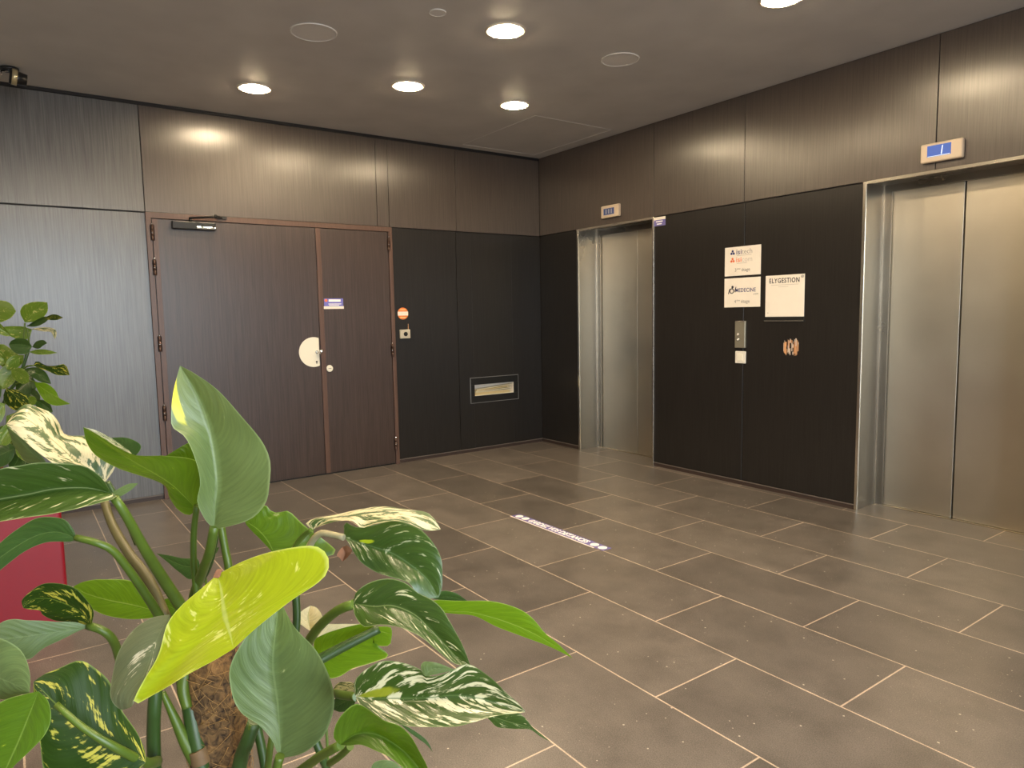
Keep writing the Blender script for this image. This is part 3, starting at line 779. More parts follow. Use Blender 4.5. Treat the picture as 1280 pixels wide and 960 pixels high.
# ------------------------------------------------------------------ floor strip
fs = thing('floor_strip', (-3.32, 2.70, 0), 'violet and white distance reminder strip stuck on the floor tiles', 'sticker')
simple('strip', [lambda b: box(b, -3.775, -2.875, 2.664, 2.734, 0.0004, 0.0012)], PURPLE, fs)
simple('white_edge', [lambda b: box(b, -3.775, -2.945, 2.654, 2.664, 0.0004, 0.0012)], WHITEP, fs)
text('GARDEZ VOS DISTANCES', 0.063, (-3.612, 2.678, 0.0012), XD, YD, WHITEINK, fs, bold=0.0026, xs=0.79, ext=0.0003)
for x in (-3.728, -3.660, -2.982, -2.914):
    simple('dot', [lambda b: cyl(b, (x, 2.699, 0.0012), (0, 0, 1), 0.027, 0.0005, 24)], WHITEINK, fs)

# ------------------------------------------------------------------ ceiling fittings
def downlight(x, y, label, on=True):
    t = thing('downlight', (x, y, ZC), label, 'ceiling lamp', 'recessed ceiling lamps')
    simple('trim_ring', [lambda b: ring(b, (x, y, ZC - 0.0005), (0, 0, -1), 0.096, 0.116, 0.007)], RIM, t)
    simple('diffuser', [lambda b: cyl(b, (x, y, ZC - 0.0005), (0, 0, -1), 0.095, 0.012, 36, 0, 0.080)], LAMPGLOW, t)
for x, y, l in ((-5.094, 1.498, 'lit recessed ceiling lamp nearest the door, leftmost of those in view'),
                (-4.488, 2.365, 'lit recessed ceiling lamp second from the left, in front of the narrow door leaf'),
                (-3.348, 2.389, 'large looking lit ceiling lamp in the upper middle between both grey discs'),
                (-4.459, 3.252, 'lit recessed ceiling lamp closest to the room corner, lowest in view'),
                (-2.239, 3.342, 'lit ceiling lamp cut by the top edge of the view, before the lift wall')):
    downlight(x, y, l)
for x, y in ((-0.5, 0.62), (-2.21, 2.38), (-1.07, 2.38), (-1.65, 0.62), (-0.55, 1.5), (0.6, 0.62), (-0.5, -0.4), (-1.6, -2.3), (-3.6, -2.3)):  # unseen lamps continuing the grid, added to light the hall
    downlight(x, y, 'added recessed ceiling lamp outside the view, over the front of the hall')
def disc(x, y, r, name, label, cat):
    t = thing(name, (x, y, ZC), label, cat)
    simple('trim_ring', [lambda b: ring(b, (x, y, ZC - 0.0005), (0, 0, -1), r * 0.93, r, 0.006)], GREYRING, t)
    simple('cover', [lambda b: cyl(b, (x, y, ZC - 0.0005), (0, 0, -1), r * 0.928, 0.004, 40)], GREYDISC, t)
disc(-3.948, 1.502, 0.128, 'ceiling_speaker', 'round grey ceiling speaker above the wide door leaf, left of the lamps', 'speaker')
disc(-3.325, 3.254, 0.120, 'ceiling_speaker', 'round grey ceiling speaker on the right, towards the lift wall', 'speaker')
disc(-3.347, 1.952, 0.045, 'smoke_detector', 'small round detector on the ceiling near the top of the view', 'detector')

# ceiling hatch
bm = bmesh.new()
for a in ((-5.72, -4.60, 3.560, 3.566), (-5.72, -4.60, 4.394, 4.400), (-5.72, -5.714, 3.56, 4.40), (-4.606, -4.60, 3.56, 4.40)):
    box(bm, a[0], a[1], a[2], a[3], ZC - 0.002, ZC - 0.0003)
tag(mesh_obj('ceiling_hatch', bm, GREYRING), 'flat square access hatch outline in the ceiling by the corner', 'hatch')

# adjustable spotlight by the ceiling edge at the left
p0 = Vector((-5.50, 0.12, ZC))
sp = thing('ceiling_spotlight', p0, 'small chrome and black adjustable spotlight on the ceiling at far left', 'spotlight')
simple('base', [lambda b: cyl(b, p0 - Vector((0, 0, 0.0005)), (0, 0, -1), 0.05, 0.018, 24)], BLACKPL, sp)
def yoke(b):
    for s_ in (-0.045, 0.045):
        tube(b, [p0 + Vector((0, s_ * 0.3, -0.02)), p0 + Vector((0.02, s_, -0.035)), p0 + Vector((0.05, s_, -0.06))], 0.006, n=8)
    tube(b, [p0 + Vector((0.0, -0.03, -0.02)), p0 + Vector((-0.01, -0.1, -0.03)), p0 + Vector((0.04, -0.14, -0.02)), p0 + Vector((0.06, -0.09, -0.03))], 0.004, n=12)
simple('yoke', [yoke], CHROME, sp)
hd = simple('lamp_head', [lambda b: cyl(b, p0 + Vector((0.045, 0.085, -0.075)), (0.05, -0.9, 0.12), 0.034, 0.09, 24, 0, 0.046)], DARKMETAL, sp)
simple('lamp_collar', [lambda b: cyl(b, p0 + Vector((0.05, 0.035, -0.068)), (0.05, -0.9, 0.12), 0.048, 0.028, 24)], plain('brass_collar', (0.7, 0.6, 0.36), 0.3, 0.7), hd)

# ------------------------------------------------------------------ plants
def leaf(parent, mat, base, tip, mid, A, B, d0, d1, da=0.0, db=0.0, bow=0.0, bulge=0.10, N=32, K=7, label=None):
    """blade between edge A and edge B with a rib; outlines as sight-line points, depths in metres"""
    def lift(pts, off):
        P = [base] + list(pts) + [tip]
        acc = [0]
        for a, b_ in zip(P, P[1:]): acc.append(acc[-1] + math.hypot(b_[0] - a[0], b_[1] - a[1]) + 1e-6)
        out = []
        for p, s in zip(P, acc):
            t = s / acc[-1]
            d = d0 + (d1 - d0) * t + (bow + off) * math.sin(math.pi * t) ** 0.8
            out.append(at(p[0], p[1], d))
        return cr(out, N)
    Mp, Ap, Bp = lift(mid, 0.0), lift(A, da), lift(B, db)
    bm = bmesh.new()
    uvl = bm.loops.layers.uv.new('UVMap')
    grid = []; uvs = []
    for i in range(N):
        row = []; ur = []
        t = i / (N - 1)
        for k in range(-K, K + 1):
            E = Ap[i] if k < 0 else Bp[i]
            s = abs(k) / K
            p = Mp[i].lerp(E, s)
            w = (E - Mp[i]).length
            p = p - FW * (bulge * w * math.sin(math.pi * s) * 0.6)       # cushion either side of the rib
            ph = math.sin(t * 21 + (1.3 if k < 0 else 4.1) + len(base) + d0 * 50)
            p = p + FW * (0.035 * w * s * s * ph * math.sin(math.pi * t))  # gently waved margin
            row.append(bm.verts.new(p)); ur.append((0.5 + 0.5 * k / K, t))
        grid.append(row); uvs.append(ur)
    for i in range(N - 1):
        for k in range(2 * K):
            q = [(i, k), (i, k + 1), (i + 1, k + 1), (i + 1, k)]
            f = bm.faces.new([grid[a][b_] for a, b_ in q]); f.smooth = True
            for lp, (a, b_) in zip(f.loops, q): lp[uvl].uv = uvs[a][b_]
    bmesh.ops.remove_doubles(bm, verts=bm.verts[:], dist=2e-5)
    o = mesh_obj('leaf', bm, mat, parent)
    if label: o['label'] = label
    return o

def stalk(parent, pts, r0, r1=None, mat=None, name='stem'):
    bm = bmesh.new(); tube(bm, [at(*p) for p in pts], r0, r1, 20, 10)
    return mesh_obj(name, bm, mat or STEMG, parent)

def planter(name, x0, x1, y0, y1, h, parent=None):
    bm = bmesh.new()
    box(bm, x0, x1, y0, y1, 0.0, h)
    ve = [e for e in bm.edges if abs(e.verts[0].co.z - e.verts[1].co.z) > h * 0.5]
    bmesh.ops.bevel(bm, geom=ve, offset=0.014, segments=4, affect='EDGES', profile=0.5)
    top = [f for f in bm.faces if all(abs(v.co.z - h) < 1e-6 for v in f.verts)]
    bmesh.ops.inset_region(bm, faces=top, thickness=0.018)
    bmesh.ops.inset_region(bm, faces=top, thickness=0.001)
    for v in top[0].verts: v.co.z -= 0.035
    return mesh_obj(name, bm, RED, parent)

# ---- front plant
PX, PY = -0.772, 0.153
fp = thing('climbing_plant', (PX, PY, 0), 'large variegated climbing plant in the foreground with a coir pole', 'plant')
PT = planter('planter', PX - 0.17, PX + 0.17, PY - 0.17, PY + 0.17, 0.52, fp)
simple('soil', [lambda b: box(b, PX - 0.149, PX + 0.149, PY - 0.149, PY + 0.149, 0.484, 0.502)], SOIL, PT)
def polemesh(b, cx, cy, z0, z1, r, seg=40, rings=60, amp=0.08, seed=1):
    rnd = random.Random(seed); R = []
    for i in range(rings + 1):
        z = z0 + (z1 - z0) * i / rings
        row = []
        for k in range(seg):
            a = 2 * math.pi * k / seg
            rr = r * (1 + amp * (math.sin(5 * a + z * 60) * 0.3 + rnd.uniform(-1, 1) * 0.6)) * (1 if i < rings - 1 else 0.8)
            row.append(b.verts.new((cx + rr * math.cos(a), cy + rr * math.sin(a), z)))
        R.append(row)
    for A_, B_ in zip(R, R[1:]):
        for k in range(seg):
            f = b.faces.new([A_[k], A_[(k + 1) % seg], B_[(k + 1) % seg], B_[k]]); f.smooth = True
    b.faces.new(R[-1]); b.faces.new(R[0][::-1])
pole = simple('coir_pole', [lambda b: polemesh(b, PX, PY, 0.49, 1.005, 0.030)], COIR, fp)
def fibres(b):
    rnd = random.Random(5)
    for _ in range(420):
        a = rnd.uniform(0, 2 * math.pi); z = rnd.uniform(0.72, 0.995); da = rnd.uniform(-1.1, 1.1); dz = rnd.uniform(-0.03, 0.03)
        pts = []
        for t in (0, .5, 1):
            rr = 0.0305 + 0.0035 * math.sin(math.pi * t) * rnd.random() + 0.001
            pts.append((PX + rr * math.cos(a + da * t), PY + rr * math.sin(a + da * t), z + dz * t))
        tube(b, pts, 0.0004, 0.0002, 7, 4)
fb = simple('fibre', [fibres], FIBRE, pole); fb['kind'] = 'stuff'

V = lambda *a: list(a)
# stems first
d = 0.75
stalk(fp, V((268, 657, .70), (262, 690, .71), (254, 712, .73), (243, 745, .76), (238, 790, .76)), .0045, .006)
stalk(fp, V((276, 655, .74), (281, 685, .74), (286, 712, .74), (288, 760, .745)), .0038, .0045)
stalk(fp, V((246, 632, .72), (242, 670, .73), (243, 715, .74), (250, 780, .75)), .003, .0035)
stalk(fp, V((270, 668, .76), (262, 705, .77), (246, 738, .78), (232, 775, .78)), .0035, .0035, STEMD)
stalk(fp, V((143, 622, .62), (158, 645, .63), (180, 685, .66), (208, 730, .70), (238, 775, .73)), .0038, .0062)
stalk(fp, V((130, 625, .80), (140, 655, .79), (160, 690, .78), (186, 725, .77), (208, 775, .76)), .0045, .0060, STEMB)
stalk(fp, V((95, 672, .66), (122, 679, .66), (143, 690, .67), (168, 722, .69), (188, 752, .71), (204, 778, .73)), .0032, .0048)
stalk(fp, V((110, 782, .66), (128, 788, .66), (141, 800, .67), (149, 822, .69), (160, 870, .71)), .0038, .0046)
stalk(fp, V((196, 850, .70), (193, 885, .70), (192, 920, .71), (194, 990, .72)), .0062, .0068, STEMD)
stalk(fp, V((228, 838, .74), (236, 872, .735), (244, 915, .73), (252, 960, .73), (262, 1060, .73)), .0085, .0095, STEMD)
stalk(fp, V((233, 832, .73), (229, 860, .725), (234, 885, .722)), .0075, .0050)
stalk(fp, V((203, 865, .72), (216, 893, .72), (232, 928, .725), (245, 950, .73)), .0028, .0075, STEMG, 'sheath')
nd = stalk(fp, V((247, 936, .7285), (250, 944, .7285), (252, 953, .7285)), .0100, .0102, plain('brown_node', (0.20, 0.12, 0.055), 0.6, 0, 0.3, 0.5, 90), 'node')
stalk(fp, V((318, 902, .70), (310, 925, .70), (301, 950, .71), (292, 1010, .72)), .0068, .0080, STEMD)
stalk(fp, V((314, 905, .695), (307, 930, .697)), .0022, .0030, STEMG)
stalk(fp, V((318, 895, .72), (326, 930, .72), (334, 975, .72)), .0045, .0045, STEMD)
stalk(fp, V((350, 945, .615), (346, 962, .62), (344, 1000, .65)), .0042, .0048)
stalk(fp, V((341, 915, .68), (337, 940, .68), (333, 980, .69)), .0032, .0036)
stalk(fp, V((443, 755, .64), (424, 762, .65), (404, 778, .67), (388, 798, .69), (372, 830, .72), (330, 880, .74)), .0045, .0050)
stalk(fp, V((474, 786, .795), (440, 803, .785), (404, 822, .775), (360, 850, .76)), .0048, .0065, STEMD)
stalk(fp, V((446, 871, .56), (428, 869, .60), (412, 868, .66), (360, 880, .70)), .0036, .0040)
stalk(fp, V((426, 931, .55), (404, 943, .57), (384, 957, .60), (340, 990, .66)), .0036, .0046)
stalk(fp, V((438, 933, .56), (424, 946, .58), (412, 954, .60)), .0030, .0030)
stalk(fp, V((394, 925, .62), (402, 945, .62), (409, 962, .63)), .0035, .0035, STEMD)
stalk(fp, V((407, 895, .70), (409, 930, .70), (411, 985, .71)), .0014, .0014, STEMG)
stalk(fp, V((370, 745, .76), (371, 772, .76), (369, 800, .76)), .0042, .0042, STEMD)
stalk(fp, V((430, 672, .74), (414, 668, .745), (398, 668, .75), (384, 690, .76), (372, 740, .76)), .0034, .0040, plain('stem_pale', (0.36, 0.32, 0.19), 0.5, 0, 0.4, 0.4, 70))
stalk(fp, V((390, 662, .72), (379, 670, .73), (366, 690, .74), (352, 740, .75)), .0026, .0036)
stalk(fp, V((134, 602, .80), (150, 630, .80), (172, 680, .79)), .0030, .0034, STEMD)
wb = leaf(fp, BROWNLEAF, (428, 684), (428, 702), [(431, 692)], [(425, 687), (421, 694), (425, 698)], [(434, 682), (440, 688), (435, 696)], .73, .73, -.01, -.006, label='withered brown leaf stub')

# A: tall upright sage leaf
leaf(fp, SAGE_TALL, (268, 659), (225, 457), [(269, 630), (271, 602), (264, 548), (256, 516), (243, 487)],
     [(258, 652), (247, 628), (250, 602), (242, 567), (231, 546), (215, 534), (214, 519), (217, 488)],
     [(272, 661), (311, 650), (332, 629), (338, 602), (337, 575), (323, 546), (296, 513), (269, 485), (242, 466)], .70, .69, -.022, -.018, 0, .06)
# D: folded leaf left of A, with its back lobe
leaf(fp, GREEN_FRESH, (246, 637), (104, 534), [(236, 626), (216, 607), (193, 592), (167, 577), (135, 556)],
     [(251, 610), (248, 577), (207, 570), (187, 570), (166, 568), (142, 556), (120, 542)],
     [(236, 644), (222, 637), (212, 622), (205, 606), (170, 593), (143, 583), (120, 570), (108, 552)], .73, .68, -.02, .02, 0, .10)
leaf(fp, CREAMLEAF, (166, 569), (105, 534), [(150, 558), (128, 545)], [(160, 562), (140, 548), (120, 538)], [(150, 562), (128, 552), (112, 541)], .70, .685, 0, 0, .004, 0, label='cream rolled leaf margin')
leaf(fp, GREEN_FRESH, (250, 578), (207, 570), [(230, 572)], [(246, 560), (238, 553), (222, 561)], [(245, 578), (225, 575)], .75, .74)
# F: big cream striped leaf, H: dark lobe behind it
leaf(fp, CREAMLEAF, (132, 602), (8, 530), [(118, 590), (95, 576), (67, 551), (40, 528), (22, 520)],
     [(143, 586), (148, 566), (132, 549), (107, 545), (82, 543), (73, 528), (63, 516), (50, 510), (33, 505), (18, 516)],
     [(118, 600), (95, 590), (67, 580), (33, 553), (13, 536)], .82, .78, .03, -.02)
leaf(fp, GREEN_PLAIN, (163, 572), (140, 547), [(152, 558)], [(170, 569), (176, 561), (173, 553), (157, 547)], [(155, 566), (146, 556)], .83, .83)
leaf(fp, GREEN_SAGE, (60, 582), (8, 533), [(40, 566), (22, 548)], [(52, 570), (34, 553), (14, 537)], [(52, 584), (34, 578), (20, 562)], .80, .79, 0, .02)
# G: long streaked leaf at left
leaf(fp, GREEN_DARK, (141, 617), (-110, 652), [(110, 610), (70, 611), (35, 618), (0, 624), (-60, 636)],
     [(136, 611), (127, 597), (107, 583), (83, 580), (50, 578), (25, 582), (0, 586), (-60, 602)],
     [(146, 622), (130, 627), (100, 635), (67, 642), (33, 647), (0, 652), (-60, 660)], .62, .60, -.015, -.03)
leaf(fp, GREEN_SAGE, (132, 622), (173, 604), [(152, 613)], [(143, 614), (160, 605)], [(147, 622), (163, 613)], .63, .63)
# I
leaf(fp, GREEN_PLAIN, (96, 673), (-40, 738), [(70, 665), (40, 672), (0, 697), (-22, 718)],
     [(90, 659), (77, 648), (48, 647), (22, 661), (0, 679), (-22, 702)], [(88, 677), (58, 678), (30, 690), (0, 713), (-22, 732)], .66, .64)
# J: curled blotched leaf (upper and lower halves)
leaf(fp, YELLOWVAR, (114, 783), (29, 760), [(102, 766), (82, 755), (60, 748), (40, 750)],
     [(117, 765), (109, 750), (94, 736), (75, 729), (53, 730), (36, 741), (27, 751)], [(100, 780), (80, 777), (62, 774), (53, 768), (50, 763), (38, 762)], .66, .64, -.01, .01)
leaf(fp, GREEN_SAGE, (114, 784), (-25, 800), [(85, 788), (55, 792), (20, 797)],
     [(95, 778), (70, 777), (50, 776), (33, 775), (16, 774), (0, 779)], [(100, 788), (78, 799), (55, 810), (37, 824), (22, 823), (0, 818)], .66, .62)
# K, L: leaves at the lower left edge
leaf(fp, GREEN_SAGE, (-60, 835), (37, 866), [(-20, 842), (12, 853)], [(-40, 795), (0, 797), (20, 808), (33, 825), (38, 846)], [(-40, 868), (0, 875), (20, 870)], .54, .52, 0, .01)
leaf(fp, GREEN_FRESH, (48, 864), (-10, 1000), [(38, 890), (22, 930)], [(30, 868), (0, 878), (-30, 905), (-45, 950)], [(60, 876), (64, 896), (55, 920), (34, 942), (14, 962)], .52, .50)
leaf(fp, GREEN_LIME, (12, 884), (-20, 925), [(0, 900)], [(4, 878), (-15, 888)], [(9, 893), (-2, 912)], .535, .53)
# M: big blotched leaf low at left
leaf(fp, YELLOWVAR, (182, 953), (42, 852), [(146, 934), (103, 908), (72, 882), (56, 866)],
     [(181, 938), (172, 917), (155, 892), (141, 862), (129, 844), (112, 829), (96, 826), (77, 834), (55, 843)],
     [(165, 972), (130, 995), (90, 995), (58, 965), (48, 922), (42, 880)], .62, .60, .02, -.01)
stalk(fp, V((196, 952, .70), (182, 953, .64), (146, 935, .60), (103, 909, .59), (70, 880, .59)), .0055, .0025, STEMG)
# N, O: leaves behind the petioles
leaf(fp, GREEN_BRIGHT, (206, 767), (92, 733), [(170, 757), (135, 750), (108, 742)], [(190, 744), (168, 727), (128, 724), (105, 727)], [(185, 773), (150, 773), (120, 764), (100, 750)], .86, .84)
leaf(fp, GREEN_FRESH, (232, 766), (202, 752), [(216, 760)], [(226, 752), (210, 748)], [(224, 772), (208, 768)], .87, .87)
leaf(fp, GREEN_PLAIN, (250, 707), (196, 692), [(232, 708), (212, 700)], [(246, 698), (230, 698), (210, 694)], [(240, 724), (226, 717), (211, 704)], .95, .95)
leaf(fp, GREEN_PLAIN, (250, 705), (274, 684), [(262, 694)], [(256, 694), (266, 686)], [(260, 702), (270, 692)], .95, .95)
leaf(fp, STEMG, (252, 712), (258, 736), [(255, 724)], [(254, 720), (256, 730)], [(257, 718), (259, 728)], .95, .95)
# B: lime leaf in front, underside lit through, brown tip; B2 its grey rolled-over side
leaf(fp, GREEN_LIME, (292, 811), (272, 718), [(287, 790), (280, 765), (277, 740)],
     [(267, 826), (233, 844), (192, 869), (166, 881), (181, 850), (196, 822), (208, 782), (226, 758), (250, 737)],
     [(324, 782), (364, 751), (399, 727), (411, 712), (408, 694), (389, 683), (349, 687), (305, 701)], .56, .60, -.02, .0, 0, .05)
leaf(fp, GREYBACK, (212, 768), (164, 884), [(196, 800), (182, 840)], [(188, 773), (164, 790), (149, 815), (139, 847), (139, 872), (150, 887)], [(212, 785), (200, 815), (184, 850)], .59, .56, .02, 0)
leaf(fp, BROWNLEAF, (278, 712), (266, 722), [(271, 717)], [(271, 712)], [(274, 722)], .597, .597, label='brown dried leaf tip')
# C: sage leaf hanging in front of the pole
leaf(fp, GREEN_SAGE, (351, 948), (349, 748), [(349, 915), (347, 880), (341, 830), (345, 785)],
     [(345, 938), (340, 925), (324, 907), (302, 891), (289, 863), (287, 835), (305, 800), (330, 766)],
     [(380, 941), (405, 919), (416, 891), (417, 866), (411, 841), (392, 810), (367, 782)], .62, .63, -.01, -.01, 0, .06)
# P: green leaf behind B to the right
leaf(fp, GREEN_FRESH, (344, 694), (306, 651), [(334, 676), (322, 662)], [(329, 678), (316, 665), (308, 656)],
     [(380, 700), (419, 692), (409, 679), (392, 665), (374, 651), (360, 639), (346, 641), (337, 637), (330, 630), (318, 645)], .75, .76, 0, .01, 0, .04)
# Q: cream leaf, R: dark leaf under it
leaf(fp, CREAMLEAF, (391, 662), (551, 662), [(409, 650), (432, 646), (475, 643), (508, 644), (535, 653)],
     [(382, 655), (393, 648), (421, 643), (452, 636), (478, 633), (504, 636), (532, 640), (544, 650)],
     [(402, 657), (420, 652), (440, 651), (452, 660), (465, 656), (491, 651), (510, 654), (532, 663)], .72, .70, .015, -.015)
leaf(fp, DARK_SPOT, (430, 670), (548, 747), [(445, 677), (465, 683), (491, 692), (513, 706), (534, 724)],
     [(431, 653), (445, 659), (465, 657), (491, 650), (508, 654), (527, 663), (542, 679), (551, 697), (553, 718), (552, 738)],
     [(437, 681), (449, 700), (467, 714), (485, 720), (511, 729), (522, 744), (537, 748)], .745, .72, 0, -.015)
# S: streaked leaf below, T: long bright leaf, U: its dark neighbour
leaf(fp, GREEN_BRIGHT, (532, 756), (716, 823), [(558, 764), (586, 765), (612, 771), (637, 779), (663, 790), (690, 805)],
     [(545, 750), (569, 751), (607, 751), (631, 755), (651, 762), (666, 773), (681, 791), (699, 806)],
     [(545, 764), (565, 767), (593, 770), (620, 783), (651, 795), (679, 805), (703, 816)], .78, .74)
leaf(fp, GREEN_PLAIN, (540, 748), (584, 751), [(562, 746)], [(551, 739), (569, 741)], [(556, 751), (572, 752)], .80, .80)
leaf(fp, GREEN_DARK, (442, 754), (588, 832), [(468, 758), (491, 757), (518, 768), (536, 785), (558, 808), (574, 825)],
     [(444, 742), (451, 735), (465, 727), (487, 723), (506, 728), (522, 741), (541, 750), (553, 761), (560, 773), (569, 789), (579, 808)],
     [(441, 760), (445, 772), (455, 783), (474, 781), (494, 783), (506, 786), (527, 797), (550, 816), (569, 830)], .64, .61, 0, -.01)
# V: torn lime leaf, W/X pale wilted bits
leaf(fp, GREEN_BRIGHT, (396, 822), (490, 793), [(420, 814), (445, 802), (472, 790)], [(392, 806), (398, 793), (424, 784), (447, 780), (470, 783), (488, 784)],
     [(408, 846), (424, 846), (442, 835), (464, 829), (485, 821), (479, 812), (464, 807), (486, 807)], .81, .80)
leaf(fp, WILTED, (396, 797), (450, 780), [(420, 786)], [(404, 782), (425, 780)], [(412, 790), (432, 784)], .80, .79)
leaf(fp, WILTED, (389, 790), (388, 757), [(385, 772)], [(370, 775), (377, 764)], [(396, 782), (403, 771), (396, 760)], .85, .85, -.01, -.01)
# Y: big marbled leaf, Z and AA behind it
leaf(fp, MARBLE, (444, 871), (657, 890), [(472, 873), (504, 873), (535, 872), (567, 869), (599, 873), (630, 882)],
     [(443, 852), (457, 837), (478, 826), (500, 828), (525, 837), (533, 845), (552, 843), (578, 832), (590, 832), (616, 849), (632, 865), (649, 880)],
     [(451, 884), (472, 899), (493, 905), (525, 908), (565, 909), (590, 903), (620, 895), (645, 892)], .56, .56, -.01, -.02)
leaf(fp, GREEN_SAGE, (531, 846), (568, 837), [(542, 836)], [(526, 834), (531, 827), (548, 829)], [(545, 843), (558, 840)], .70, .70)
leaf(fp, GREEN_DARK, (600, 890), (688, 927), [(635, 902), (662, 910)], [(640, 890), (655, 896), (665, 908), (677, 918)], [(612, 900), (622, 909), (641, 911), (662, 912), (676, 921)], .62, .61)
leaf(fp, GREEN_PLAIN, (447, 870), (414, 886), [(430, 878)], [(436, 866), (420, 872)], [(440, 886), (426, 890)], .62, .64)
leaf(fp, CREAMLEAF, (445, 860), (414, 868), [(430, 862)], [(440, 853), (422, 854)], [(436, 868), (424, 870)], .64, .66)
# BB: bottom green leaf, CC, DD
leaf(fp, GREEN_FRESH, (425, 931), (543, 990), [(445, 918), (470, 918), (500, 935), (525, 962)],
     [(417, 922), (420, 905), (431, 889), (446, 880), (464, 890), (480, 900), (498, 906), (512, 919), (523, 937), (535, 960)],
     [(436, 932), (450, 931), (467, 937), (484, 945), (504, 960), (522, 980)], .55, .52, -.01, -.01)
leaf(fp, GREEN_PLAIN, (500, 905), (541, 940), [(524, 920)], [(514, 911), (533, 925)], [(514, 917), (532, 930)], .60, .60)
leaf(fp, GREEN_SAGE, (462, 965), (505, 972), [(482, 962)], [(468, 953), (485, 950), (500, 958)], [(472, 975), (490, 980)], .60, .60)

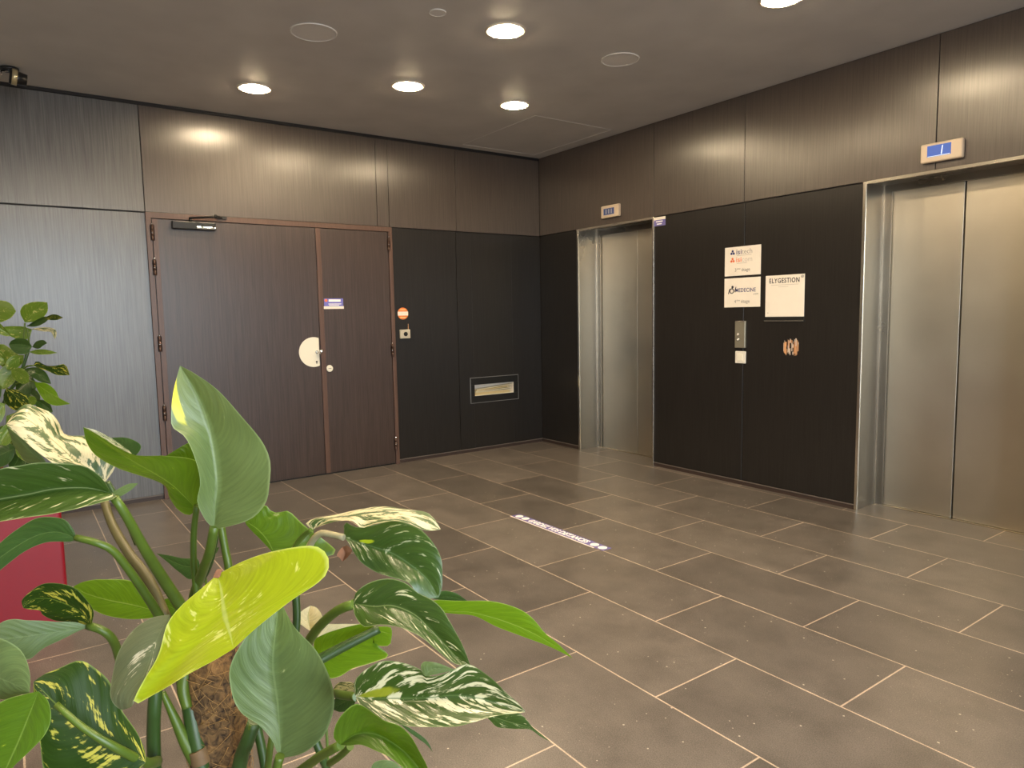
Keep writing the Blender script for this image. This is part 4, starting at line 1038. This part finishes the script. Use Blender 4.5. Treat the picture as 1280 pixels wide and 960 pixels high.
# ---- second plant in the red planter at the left
tag(planter('planter_box', -3.98, -3.62, -0.62, 0.130, 0.56), 'glossy red rectangular planter standing on the floor at the left edge', 'planter')
QX, QY = -3.80, -0.10
bp_ = thing('potted_climber', (QX, QY, 0.526), 'small leaved variegated climbing plant growing in the red planter at left', 'plant')
simple('soil', [lambda b: box(b, -3.958, -3.642, -0.598, 0.108, 0.526, 0.540)], SOIL, bp_)
simple('coir_pole', [lambda b: polemesh(b, QX, QY, 0.53, 1.40, 0.035, seed=9)], COIR, bp_)
small = [
    (SMALLVAR, (-16, 400), (20, 389), [(2, 389)], [(-10, 378), (5, 376), (14, 380)], [(-2, 403), (9, 400), (16, 395)]),
    (SMALLVAR, (31, 403), (59, 378), [(43, 390)], [(25, 391), (28, 383), (38, 378), (50, 377)], [(44, 402), (55, 396), (60, 387)]),
    (GREEN_PLAIN, (33, 408), (62, 396), [(48, 402)], [(42, 402), (54, 396)], [(46, 408), (58, 402)]),
    (YELLOWVAR, (55, 398), (79, 397), [(67, 396)], [(62, 394), (70, 393)], [(62, 400), (71, 400)]),
    (SMALLVAR, (40, 412), (-6, 411), [(18, 413)], [(28, 408), (8, 408)], [(36, 423), (22, 424), (8, 418)]),
    (CREAMLEAF, (38, 411), (69, 424), [(60, 411)], [(55, 409), (68, 411), (71, 417)], [(52, 414), (64, 415), (66, 420)]),
    (GREEN_PLAIN, (40, 433), (11, 431), [(26, 431)], [(33, 424), (22, 423), (14, 426)], [(35, 441), (24, 443), (15, 438)]),
    (GREEN_PLAIN, (40, 434), (59, 429), [(50, 429)], [(45, 427), (54, 425)], [(48, 436), (54, 432)]),
    (SMALLVAR, (36, 440), (72, 441), [(54, 439)], [(46, 437), (58, 437)], [(46, 443), (60, 443)]),
    (SMALLVAR, (-10, 445), (29, 452), [(10, 446)], [(0, 430), (12, 435), (24, 444)], [(2, 458), (14, 460), (24, 458)]),
    (YELLOWVAR, (42, 457), (87, 469), [(64, 459)], [(46, 451), (58, 457), (70, 457), (81, 455), (85, 462)], [(48, 460), (60, 464), (72, 469)]),
    (GREEN_PLAIN, (26, 462), (64, 480), [(46, 467)], [(44, 459), (56, 464), (61, 472)], [(35, 468), (50, 477)]),
    (SMALLVAR, (24, 460), (3, 486), [(13, 472)], [(12, 455), (0, 462), (-2, 474)], [(22, 470), (16, 480)]),
    (GREEN_PLAIN, (40, 470), (20, 494), [(30, 482)], [(28, 470), (20, 480)], [(46, 482), (38, 494)]),
    (GREEN_BRIGHT, (43, 478), (88, 505), [(60, 490)], [(58, 479), (70, 489), (76, 501)], [(47, 488), (55, 500), (68, 507)]),
    (YELLOWVAR, (8, 485), (34, 508), [(20, 496)], [(4, 495), (8, 506), (20, 513)], [(20, 487), (32, 494), (36, 502)]),
    (GREEN_PLAIN, (44, 500), (66, 515), [(55, 506)], [(54, 500), (63, 506)], [(46, 510), (56, 517)]),
    (SMALLVAR, (16, 478), (-12, 470), [(2, 474)], [(8, 468), (-4, 464)], [(8, 486), (-4, 484)]),
    (SMALLVAR, (6, 505), (-14, 528), [(-4, 516)], [(-6, 502), (-16, 512)], [(6, 518), (-2, 530)]),
    (SMALLVAR, (34, 503), (46, 500), [(40, 501)], [(36, 496), (43, 496)], [(37, 507), (44, 505)]),
    (SMALLVAR, (24, 550), (-6, 545), [(8, 546)], [(12, 534), (0, 533)], [(14, 558), (2, 556)]),
    (GREEN_PLAIN, (20, 560), (-10, 575), [(4, 567)], [(8, 552), (-6, 558)], [(14, 576), (0, 584)]),
    (SMALLVAR, (20, 552), (42, 574), [(31, 562)], [(32, 550), (42, 560)], [(20, 566), (30, 576)]),
    (GREEN_PLAIN, (10, 585), (50, 590), [(30, 584)], [(20, 574), (38, 576)], [(20, 596), (38, 598)]),
    (GREEN_PLAIN, (8, 600), (-24, 612), [(-8, 604)], [(-4, 592), (-18, 598)], [(-2, 614), (-16, 620)]),
    (SMALLVAR, (8, 520), (30, 545), [(20, 530)], [(22, 516), (32, 530)], [(8, 536), (18, 548)]),
    (SMALLVAR, (14, 420), (-14, 402), [(0, 410)], [(6, 410), (-6, 400)], [(6, 420), (-6, 414)]),
    (SMALLVAR, (10, 452), (-18, 442), [(-2, 446)], [(4, 440), (-8, 436)], [(2, 456), (-10, 452)]),
    (SMALLVAR, (30, 444), (8, 462), [(18, 452)], [(18, 444), (8, 452)], [(28, 454), (18, 462)]),
    (GREEN_PLAIN, (30, 486), (50, 504), [(40, 494)], [(42, 486), (50, 494)], [(32, 496), (42, 506)]),
    (SMALLVAR, (14, 462), (36, 478), [(26, 468)], [(26, 460), (36, 468)], [(16, 472), (28, 480)]),
    (GREEN_PLAIN, (2, 486), (-22, 502), [(-10, 492)], [(-8, 484), (-20, 492)], [(0, 498), (-12, 506)]),
    (SMALLVAR, (18, 530), (0, 556), [(8, 542)], [(8, 530), (-2, 542)], [(18, 542), (10, 556)]),
    (GREEN_PLAIN, (30, 560), (14, 590), [(22, 575)], [(20, 562), (10, 576)], [(34, 572), (26, 590)]),
]
rnd = random.Random(11)
for i, (m_, b0, t0, mi_, A_, B_) in enumerate(small):
    dd = 3.00 + rnd.uniform(-0.10, 0.06)
    leaf(bp_, m_, b0, t0, mi_, A_, B_, dd, dd - rnd.uniform(0.0, 0.06), rnd.uniform(-.02, .02), rnd.uniform(-.02, .02), N=12, K=3)
stalk(bp_, V((36, 436, 2.98), (30, 455, 2.98), (22, 475, 2.99), (8, 496, 3.0), (-6, 540, 3.0), (-24, 640, 3.02)), .006, .009, STEMD)
for q in (V((31, 404, 2.96), (30, 425, 2.97), (32, 445, 2.98)), V((42, 457, 2.95), (34, 458, 2.96), (26, 464, 2.98)),
          V((45, 478, 2.95), (34, 476, 2.96), (20, 480, 2.98)), V((6, 505, 2.97), (0, 515, 2.99), (-6, 540, 3.0)),
          V((24, 552, 2.95), (8, 560, 2.97), (-14, 590, 3.0)), V((34, 410, 2.96), (36, 425, 2.97), (35, 440, 2.98))):
    stalk(bp_, q, .0035, .0035, STEMG)

# ------------------------------------------------------------------ daylight, exposure
w = bpy.data.worlds.new('world'); S.world = w
w.use_nodes = True
nt = w.node_tree
bg = nt.nodes['Background']
tc = nt.nodes.new('ShaderNodeTexCoord')
sx = nt.nodes.new('ShaderNodeSeparateXYZ')
ra = nt.nodes.new('ShaderNodeValToRGB')
mr = nt.nodes.new('ShaderNodeMapRange'); mr.inputs['From Min'].default_value = -0.3; mr.inputs['From Max'].default_value = 0.7
nt.links.new(tc.outputs['Generated'], sx.inputs[0]); nt.links.new(sx.outputs['Z'], mr.inputs['Value'])
nt.links.new(mr.outputs['Result'], ra.inputs['Fac'])
el = ra.color_ramp.elements
el[0].position = 0.0; el[0].color = (0.30, 0.32, 0.34, 1)
el[1].position = 1.0; el[1].color = (0.55, 0.75, 1.0, 1)
e = el.new(0.27); e.color = (0.45, 0.48, 0.52, 1)
e = el.new(0.36); e.color = (0.85, 0.95, 1.0, 1)
nt.links.new(ra.outputs['Color'], bg.inputs['Color'])
bg.inputs['Strength'].default_value = 8.5
pd = bpy.data.lights.new('daylight_portal', 'AREA')
pd.shape = 'RECTANGLE'; pd.size = WY1 - WY0; pd.size_y = WZ1
pd.cycles.is_portal = True
po = bpy.data.objects.new('daylight_portal', pd); COL.objects.link(po)
po.location = (XE + 0.1, (WY0 + WY1) / 2, WZ1 / 2)
po.rotation_euler = (math.radians(90), 0, math.radians(90))

S.view_settings.view_transform = 'Standard'
S.view_settings.look = 'None'
S.view_settings.exposure = 0.70
S.view_settings.gamma = 1.0
S.view_settings.use_curve_mapping = False
S.cycles.use_denoising = True
S.cycles.max_bounces = 8
S.cycles.sample_clamp_indirect = 8.0
